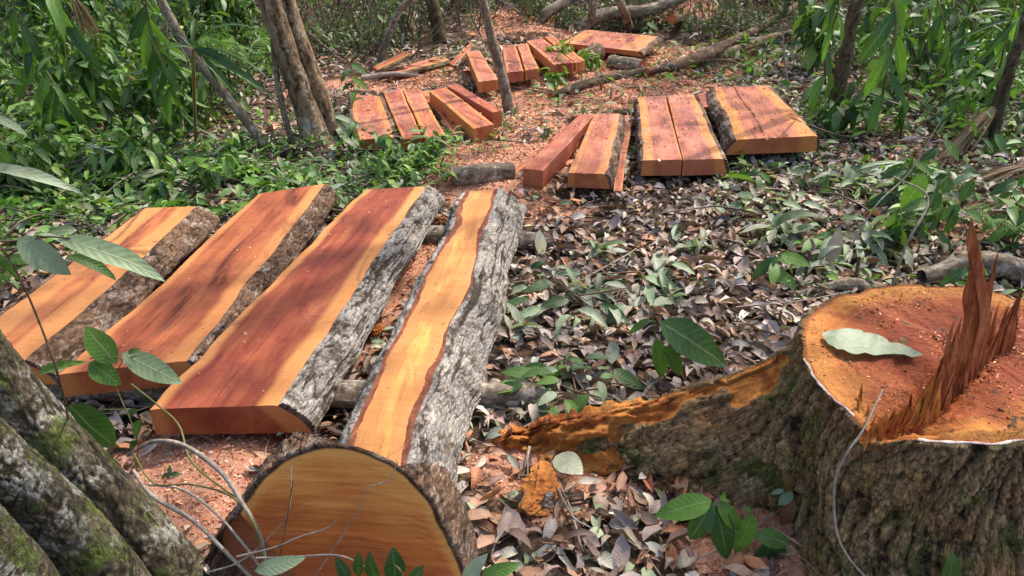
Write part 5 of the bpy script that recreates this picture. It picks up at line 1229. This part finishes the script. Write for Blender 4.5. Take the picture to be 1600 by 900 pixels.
for lb, px, py, h, n, L in (('seedling with pointed upright leaves beside the palm blades before the stump', 1395, 335, .30, 6, .15), ('leafy seedling in front of the fallen dry palm fan', 1440, 272, .22, 6, .14), ('leafy seedling hugging the foot of the dark mossy tree', 1335, 215, .45, 8, .18),
                            ('seedling with curled round leaves under the glossy orange board', 1178, 300, .13, 5, .09), ('leafy seedling by the right border above the stump', 1570, 330, .25, 7, .15), ('slender seedling standing between the two middle groups of boards', 668, 225, .12, 5, .07),
                            ('leafy twig sprouting at the left end of the short boards', 560, 178, .42, 9, .12), ('sprout right of the far short log', 1012, 70, .25, 6, .12), ('leafy sprout before the barked board', 605, 262, .22, 8, .10), ('thin sprout beside the wide red beam', 742, 225, .13, 4, .06),
                            ('leafy sprout left of the two thick boards', 985, 245, .10, 4, .07), ('seedling in the leaf litter left of the stump rim', 1195, 440, .16, 6, .12), ('leafy sprout beside the narrow slab, left of the pole end', 785, 430, .05, 5, .08),
                            ('seedling right behind the sawn stump rim', 1478, 452, .16, 6, .10)):
    sapling_row(lb, px, py, h, n, L, [M_leaf, M_leafd, M_leaf])

# fern
def fern(label, base, fr, L):
    root = empty('fern', base * [1, 1, 0]); tag(root, label, 'fern')
    for i in range(fr):
        a = 2 * pi * i / fr + .4; mb = MB()
        tip = base + np.array([cos(a), sin(a) * .8, .45]) * L; C = spline([base, base + np.array([cos(a) * .5, sin(a) * .4, .6]) * L, tip], 26)
        tube(mb, list(C[::5]) + [C[-1]], [.003, .001], n=10, m=4, lcol=np.array([.1, .18, .03]), luv=np.array([.5, .5, 0]))
        P = np.repeat(C[4:], 2, 0); m = len(P); sgn = np.tile([1, -1], m // 2)
        scatter(mb, T_blade, P, rots(np.arctan2(sin(a), cos(a)) - pi / 2 + sgn * 1.25, -.2 + 0 * sgn, .2 * sgn), L * .30 * np.sin(np.linspace(.5, 3.0, m)) + .01, pick([(.14, .30, .04), (.18, .34, .06)], m, .08))
        reparent(mb.build('frond', M_mass, None, loc=base * [1, 1, 0]), root)
fern('bright green fern behind the stump near the right border', W(1568, 378, .03), 7, .26)
fern('small bright fern in the back undergrowth left of the twin trunks', W(385, 110, .3), 6, .45)

# cut branch of fresh green leaves lying beside the slab, and wilted ones further off
def leaf_heap(label, px, py, n, rx, ry, L, mats, name='cut_branch', z=.05, kind='cut'):
    g = W(px, py, z); root = empty(name, (g[0], g[1], 0)); tag(root, label, 'cut branch')
    sm = MB()
    for i in range(4): a = rng.uniform(0, 6.3); tube(sm, [g, g + np.array([cos(a) * rx, sin(a) * ry, .02])], [.004, .002], n=6, m=5)
    reparent(sm.build('stem', M_dtwig, None, loc=(g[0], g[1], 0)), root)
    for i in range(n):
        a = rng.uniform(0, 2 * pi); r = rng.uniform(.1, 1) ** .6
        b_ = np.array([g[0] + cos(a) * rx * r, g[1] + sin(a) * ry * r, 0]); b_[2] = gh(b_[0], b_[1]) + rng.uniform(.02, z + .06)
        q = a + rng.normal() * .7
        t_ = b_ + np.array([cos(q), sin(q) * .8 - .2, rng.uniform(-.45, .1)]) * L * rng.uniform(.7, 1.2); t_[2] = max(t_[2], gh(t_[0], t_[1]) + .008)
        put_leaf(root, b_, t_, mats[i % len(mats)], kind, i, rng.uniform(.8, 1.15), up=(rng.normal() * .4, -.3 + rng.normal() * .3, 1))
leaf_heap('heap of fresh green cut leaves on the litter right of the slab', 900, 612, 46, .20, .13, .12, [M_leaf, M_leaf, M_leafd, M_leafp], kind='broad')
leaf_heap('pale wilted leaves of a cut branch right of the pole end', 900, 462, 22, .24, .2, .14, [M_leafp, M_leafp, M_leafd])
leaf_heap('wilted grey-green leaves on the litter before the thick boards', 1190, 335, 20, .28, .2, .15, [M_leafp, M_leafp])
leaf_heap('large wilted leaves drooping round a cut stem behind the stump', 1335, 375, 26, .24, .16, .17, [M_leafp, M_leafp, M_leaf])
leaf_heap('pale fallen leaves under the dark gap between slab and widest board', 570, 560, 14, .10, .16, .08, [M_leafp, M_dead], z=.02)
leaf_heap('small fresh leaves left of the slab behind the log end', 470, 690, 7, .12, .05, .06, [M_leafp], z=.02)
leaf_heap('wilted leaves strewn in the middle of the litter', 1000, 425, 16, .3, .2, .12, [M_leafp, M_dead])

# single fallen leaves: children of the ground
for i in range(250):
    for _try in range(30):
        y = rng.uniform(1.25, 4.4) if i < 190 else rng.uniform(4, 6); x = rng.uniform(-1, 1) * (y * .6 + .6)
        if sawmask(x, y)[0] < .5: break
    p = np.array([x, y, float(gh(x, y)) + rng.uniform(.015, .035)]); a = rng.uniform(0, 6.3); L = rng.uniform(.06, .105)
    put_leaf(ground, p, p + np.array([cos(a), sin(a), rng.normal() * .22]) * L, M_dead if i % 5 else M_leafp, 'dry', i, rng.uniform(.7, 1.2), up=(rng.normal() * .4, rng.normal() * .4, 1), name='fallen_leaf')

def single_leaf(label, b, t, mat, kind, k, ws, up, name='fallen_leaf', cat='leaf'):
    o = put_leaf(None, b, t, mat, kind, k, ws, up, name=name); tag(o, label, cat); return o
def stump_leaf():
    V, F, luv = leaf_tpl(.50, 30, .05, -.03, .0, 9)
    e_ = np.arange(31) / 30; V = V.reshape(31, 3, 3)
    V[:, 0, 0] *= 1 + .55 * fbm(e_ * 7, 1.3, 0, 5, 4); V[:, 2, 0] *= 1 + .65 * fbm(e_ * 6, 8.3, 0, 6, 4)
    V[..., 2] += .05 * fbm(V[..., 0] * 6, V[..., 1] * 6, 0, 9, 4) + .02; V[:, :, 0] += (.05 * np.sin(e_ * 5))[:, None]; V = V.reshape(-1, 3)
    o = link_mesh('fallen_leaf', V, [F], {'luv': luv}, M_leafp)
    b_, t_ = W(1284, 524, .508), W(1440, 562, .508); M = mat3(b_, t_, np.array([0, 0, 1.]), .95); M.translation = Vector(b_); o.matrix_world = M
    tag(o, 'crumpled grey-green leaf lying on the sawn stump', 'leaf')
stump_leaf()
single_leaf('orange dry leaf standing up at the end of the pale pole', W(846, 396, .03), D(843, 360, W(846, 396, .03)[1]), leaf_mat('orange_leaf', [(.50, .22, .04)]), 'broad', 0, 1.1, (0, -1, .1))
single_leaf('yellow-green leaf lying on the torn root', W(868, 712, .08), W(910, 738, .09), leaf_mat('yellowish_leaf', [(.38, .42, .12)]), 'broad', 2, 1.5, (0, -.4, 1))
single_leaf('long pale dry leaf caught on twigs in front of the log end', D(398, 892, 1.1), D(478, 872, 1.12), M_leafp, 'broad', 0, .8, (0, -1, .8))

# ------------------------------------------------------------------ sticks, branches, vines
def stick(label, pts, rad, mat, name='stick', cat='stick', n=26, group=None, rough=.15, m=8):
    pts = [np.array(p, float) for p in pts]
    mb = MB(); tube(mb, pts, rad, n=n, m=m, rough=rough, seed=len(pts) + n); base = pts[0] * [1, 1, 0]
    o = mb.build(name, mat, None, loc=base); tag(o, label, cat, group); return o
d = 1.30
stick('curved grey stick arching over the sawdust beside the mossy stems', [P_(200, 712, .2), P_(240, 690, .15), P_(290, 697, .1), P_(345, 738, .03), P_(378, 785, -.03), P_(405, 835, -.06), P_(420, 900, -.08)], [.004, .0055, .005, .004], M_twig)
stick('forked grey stick crossing in front of the sawdust heap', [P_(208, 735, .1), P_(237, 774, .05), P_(300, 812, 0), P_(345, 855, -.05), P_(395, 905, -.08)], [.004, .0055, .0045, .004], M_twig)
stick('thin tan creeper stem curving down past the log end', [P_(232, 757, .1), P_(285, 765, .05), P_(335, 800, 0), P_(380, 850, -.05), P_(420, 905, -.08)], [.0025, .003, .003], M_vine, 'creeper', 'vine')
stick('thin green creeper hanging in front of the widest board', [P_(205, 600, .3), P_(245, 632, .25), P_(280, 665, .2), P_(298, 720, .1), P_(350, 765, .03), P_(385, 790, 0), P_(415, 868, -.07)], [.002, .0025, .002], M_stem, 'creeper', 'vine')
stick('green creeper winding along the curved grey stick', [P_(208, 708, .1), P_(240, 755, .05), P_(300, 757, .02), P_(360, 775, 0), P_(395, 815, -.06), P_(412, 870, -.08)], [.0022, .0022], M_stem, 'creeper', 'vine')
stick('thin bare twig over the left of the log face', [P_(322, 895, -.1), P_(370, 880, -.1), P_(410, 850, -.1), P_(450, 800, -.1), P_(455, 730, -.05)], [.002, .001], M_twig, 'twig', 'twig')
stick('thin grey twig branching across the log face', [P_(370, 870, -.12), P_(430, 855, -.13), P_(470, 838, -.13), P_(505, 828, -.13), P_(525, 815, -.13)], [.0022, .001], M_twig, 'twig', 'twig')
stick('dark upright stalk in front of the log face', [P_(430, 905, -.13), P_(445, 830, -.12), P_(458, 750, -.1)], [.0016, .0012], M_dtwig, 'twig', 'twig')
stick('thin pale tendril dangling over the honey-coloured log face', [P_(622, 722, -.02), P_(606, 750, -.03), P_(578, 762, -.04), P_(562, 790, -.04), P_(540, 830, -.05), P_(518, 862, -.06), P_(490, 905, -.07)], [.0011, .0013], M_vine, 'tendril', 'vine')
stick('pale creeping stem along the bottom of the log face', [P_(400, 872, -.14), P_(460, 870, -.14), P_(530, 868, -.15), P_(575, 890, -.16), P_(590, 905, -.16)], [.002, .002], M_vine, 'tendril', 'vine')
d = 1.36
stick('pale vine climbing the bark of the stump front', [P_(1380, 608, .12), P_(1362, 645, .06), P_(1345, 678, .02), P_(1325, 705, .0), P_(1306, 745, .0), P_(1303, 790, 0), P_(1308, 835, .0), P_(1325, 870, -.01), P_(1355, 905, -.02)], [.0018, .0028, .003, .003], M_vine, 'creeper', 'vine', 40)
for lb, pts, r in (('short pale stick poking from the torn root', [W(827, 698, .08), W(822, 725, .06), W(815, 752, .03)], .006),
                   ('long grey twig lying over the litter before the torn root', [W(862, 722, .06), W(872, 750, .05), W(893, 800, .04), W(905, 845, .03), W(912, 862, .02)], .005),
                   ('second grey twig crossing the litter before the torn root', [W(862, 745, .05), W(885, 790, .05), W(900, 812, .04), W(935, 830, .02)], .004),
                   ('forked pale twig between the litter and the log end', [W(795, 820, .05), W(775, 845, .05), W(768, 868, .03), W(770, 880, .02)], .005),
                   ('dark broken stick lying under the torn root', [W(850, 782, .03), W(900, 780, .03), W(950, 775, .03)], .008),
                   ('thin twig running off the foot of the seedling', [W(1060, 885, .02), W(1120, 860, .03), W(1165, 835, .05), W(1210, 800, .06)], .003),
                   ('straight twig lying across the litter right of the pole end', [W(905, 440, .03), W(940, 420, .04), W(985, 395, .03), W(1010, 375, .02)], .005),
                   ('thin long twig across the litter before the stump', [W(1150, 480, .03), W(1250, 470, .05), W(1330, 455, .03)], .004),
                   ('bent twig between the slab and the widest board', [W(645, 378, .06), W(650, 395, .1), W(668, 362, .12), W(690, 352, .1)], .005),
                   ('dry leafless stem standing right of the mossy tree foot', [W(1232, 150, .0), D(1226, 90, 6.9), D(1222, 40, 6.9)], .012),
                   ('grey root-like stick between slab and board near the log end', [W(545, 655, .02), W(520, 600, .04), W(548, 560, .03), W(560, 545, .02)], .008),
                   ('stick lying in the brush left of the farthest boards', [W(565, 122, .06), W(610, 116, .07), W(655, 118, .05)], .03),
                   ('grey stick in front of the cut branch', [W(770, 600, .05), W(800, 628, .05), W(835, 618, .03)], .028),
                   ('brown stick on the ground before the cut branch', [W(985, 660, .03), W(1010, 610, .04), W(1040, 585, .03)], .009),
                   ('pale dry stem rising behind the stump', [W(1395, 445, .03), D(1415, 385, 3.0), D(1450, 310, 3.1), D(1395, 275, 3.2)], .006),
                   ('slanting thin stem behind the wilted leaves', [W(1320, 400, 0), D(1370, 320, 3.6), D(1420, 270, 3.7), D(1475, 180, 3.8)], .005)):
    stick(lb, pts, [r, r * .8, r * .5], M_twig if r != .008 else M_dtwig)
for i in range(9):
    px, py = sorted(((1205, 240), (1370, 360), (905, 238), (938, 148), (1258, 430), (955, 160), (1265, 410), (1198, 440), (1337, 440)))[i]
    b_ = W(px, py); stick('cut sapling stub standing in the litter, ' + (ORD[i] if i < 8 else 'rightmost'), [b_, b_ + [rng.normal() * .01, 0, .08], b_ + [rng.normal() * .02, 0, .13]], [.009, .008], M_dtwig if i % 2 else M_twig, 'sapling_stub', 'stub', 6, group='cut sapling stubs', rough=.05)

log('fallen_branch', 'long dark splintered branch slanting up out of the clearing', [W(1010, 112, .10), W(1070, 97, .14), W(1120, 77, .18), D(1180, 48, 9.6), D(1225, 22, 10.0), D(1285, -12, 10.4)], [.035, .06, .055, .05, .045], B_brown, 'branch', 'fallen branches', 520, step=.03, cu=.05, cv=.3)
log('fallen_branch', 'pale brown split branch below the long dark one', [W(1040, 108, .06), W(1090, 96, .08), W(1150, 78, .12), W(1200, 60, .14), W(1240, 50, .1)], [.03, .05, .05, .03], B_red, 'branch', 'fallen branches', 521, step=.03, cu=.04, cv=.3)
log('fallen_branch', 'thin dark branch lying in front of the farthest boards', [W(860, 150, .05), W(905, 135, .07), W(960, 120, .07), W(1010, 112, .08), W(1070, 98, .08)], [.035, .045, .04, .035], B_dark, 'branch', 'fallen branches', 522, step=.03, cu=.03, cv=.2)
log('fallen_branch', 'thick pale fallen limb along the back of the clearing', [D(905, 50, 9.8), D(925, 30, 9.9), D(960, 20, 10.0), D(1010, 17, 10.1), D(1070, -5, 10.4)], [.05, .08, .08, .07, .06], B_smooth, 'branch', 'fallen branches', 523, step=.03)
log('fallen_branch', 'pale limb leaning left of the thick fallen one', [D(842, 38, 10.0), D(858, 18, 10.0), D(890, 0, 10.1), D(920, -20, 10.2)], [.05, .07, .06, .05], B_smooth, 'branch', 'fallen branches', 524, step=.03)
log('fallen_branch', 'short pale upright limb crossing the thick fallen one', [W(922, 45, .05), D(925, 20, 9.7), D(930, -15, 9.7)], [.045, .05, .05], B_smooth, 'branch', 'fallen branches', 525, step=.03)
log('fallen_branch', 'brown stake leaning on the thick fallen limb', [W(985, 50, .0), D(978, 25, 9.5), D(964, -10, 9.5)], [.05, .05, .045], B_red, 'branch', 'fallen branches', 526, step=.03)
log('fallen_branch', 'dark rotten roots heaped at the top of the clearing', [W(1050, 30, .3), D(1090, 30, 11.5), D(1130, 45, 11.3), D(1160, 25, 11.4)], [.05, .08, .05], B_dark, 'branch', 'fallen branches', 527, step=.03)
for i, px in enumerate(np.sort(rng.uniform(840, 1250, 10))):
    py = rng.uniform(5, 45); b_ = D(px, py, rng.uniform(10, 11.4)); q = b_ + rng.normal(size=3) * [.6, .2, .3]; q[2] = max(q[2], .05)
    stick('thin bare branch tangled in the slash at the back, ' + ORD[i], [b_, (b_ + q) / 2 + rng.normal(size=3) * .06, q], [.022, .01], M_twig if i % 2 else M_dtwig, 'bare_branch', 'branch', 10, group='bare branches in the slash')

# small twigs strewn over the litter: uncountable
def twigs():
    mb = MB()
    for i in range(520):
        y = rng.uniform(1.1, 8); x = rng.uniform(-1, 1) * (y * .62 + .7)
        p = np.array([x, y, float(gh(x, y)) + rng.uniform(.01, .04)]); a = rng.uniform(0, 6.3); L = rng.uniform(.06, .32)
        q = p + np.array([cos(a), sin(a), rng.normal() * .06]) * L; q[2] = max(q[2], .0)
        c = np.array([.27, .21, .15]) * rng.uniform(.25, 1.4)
        tube(mb, [p, (p + q) / 2 + rng.normal(size=3) * .012, q], [.0028 * rng.uniform(.5, 1.6), .0012], n=5, m=4, caps=False, lcol=c, luv=np.array([.5, .5, 0]))
    tag(mb.build('twig_litter', M_litter), 'small dry twigs strewn through the leaf litter', 'twig litter', kind='stuff')
twigs()
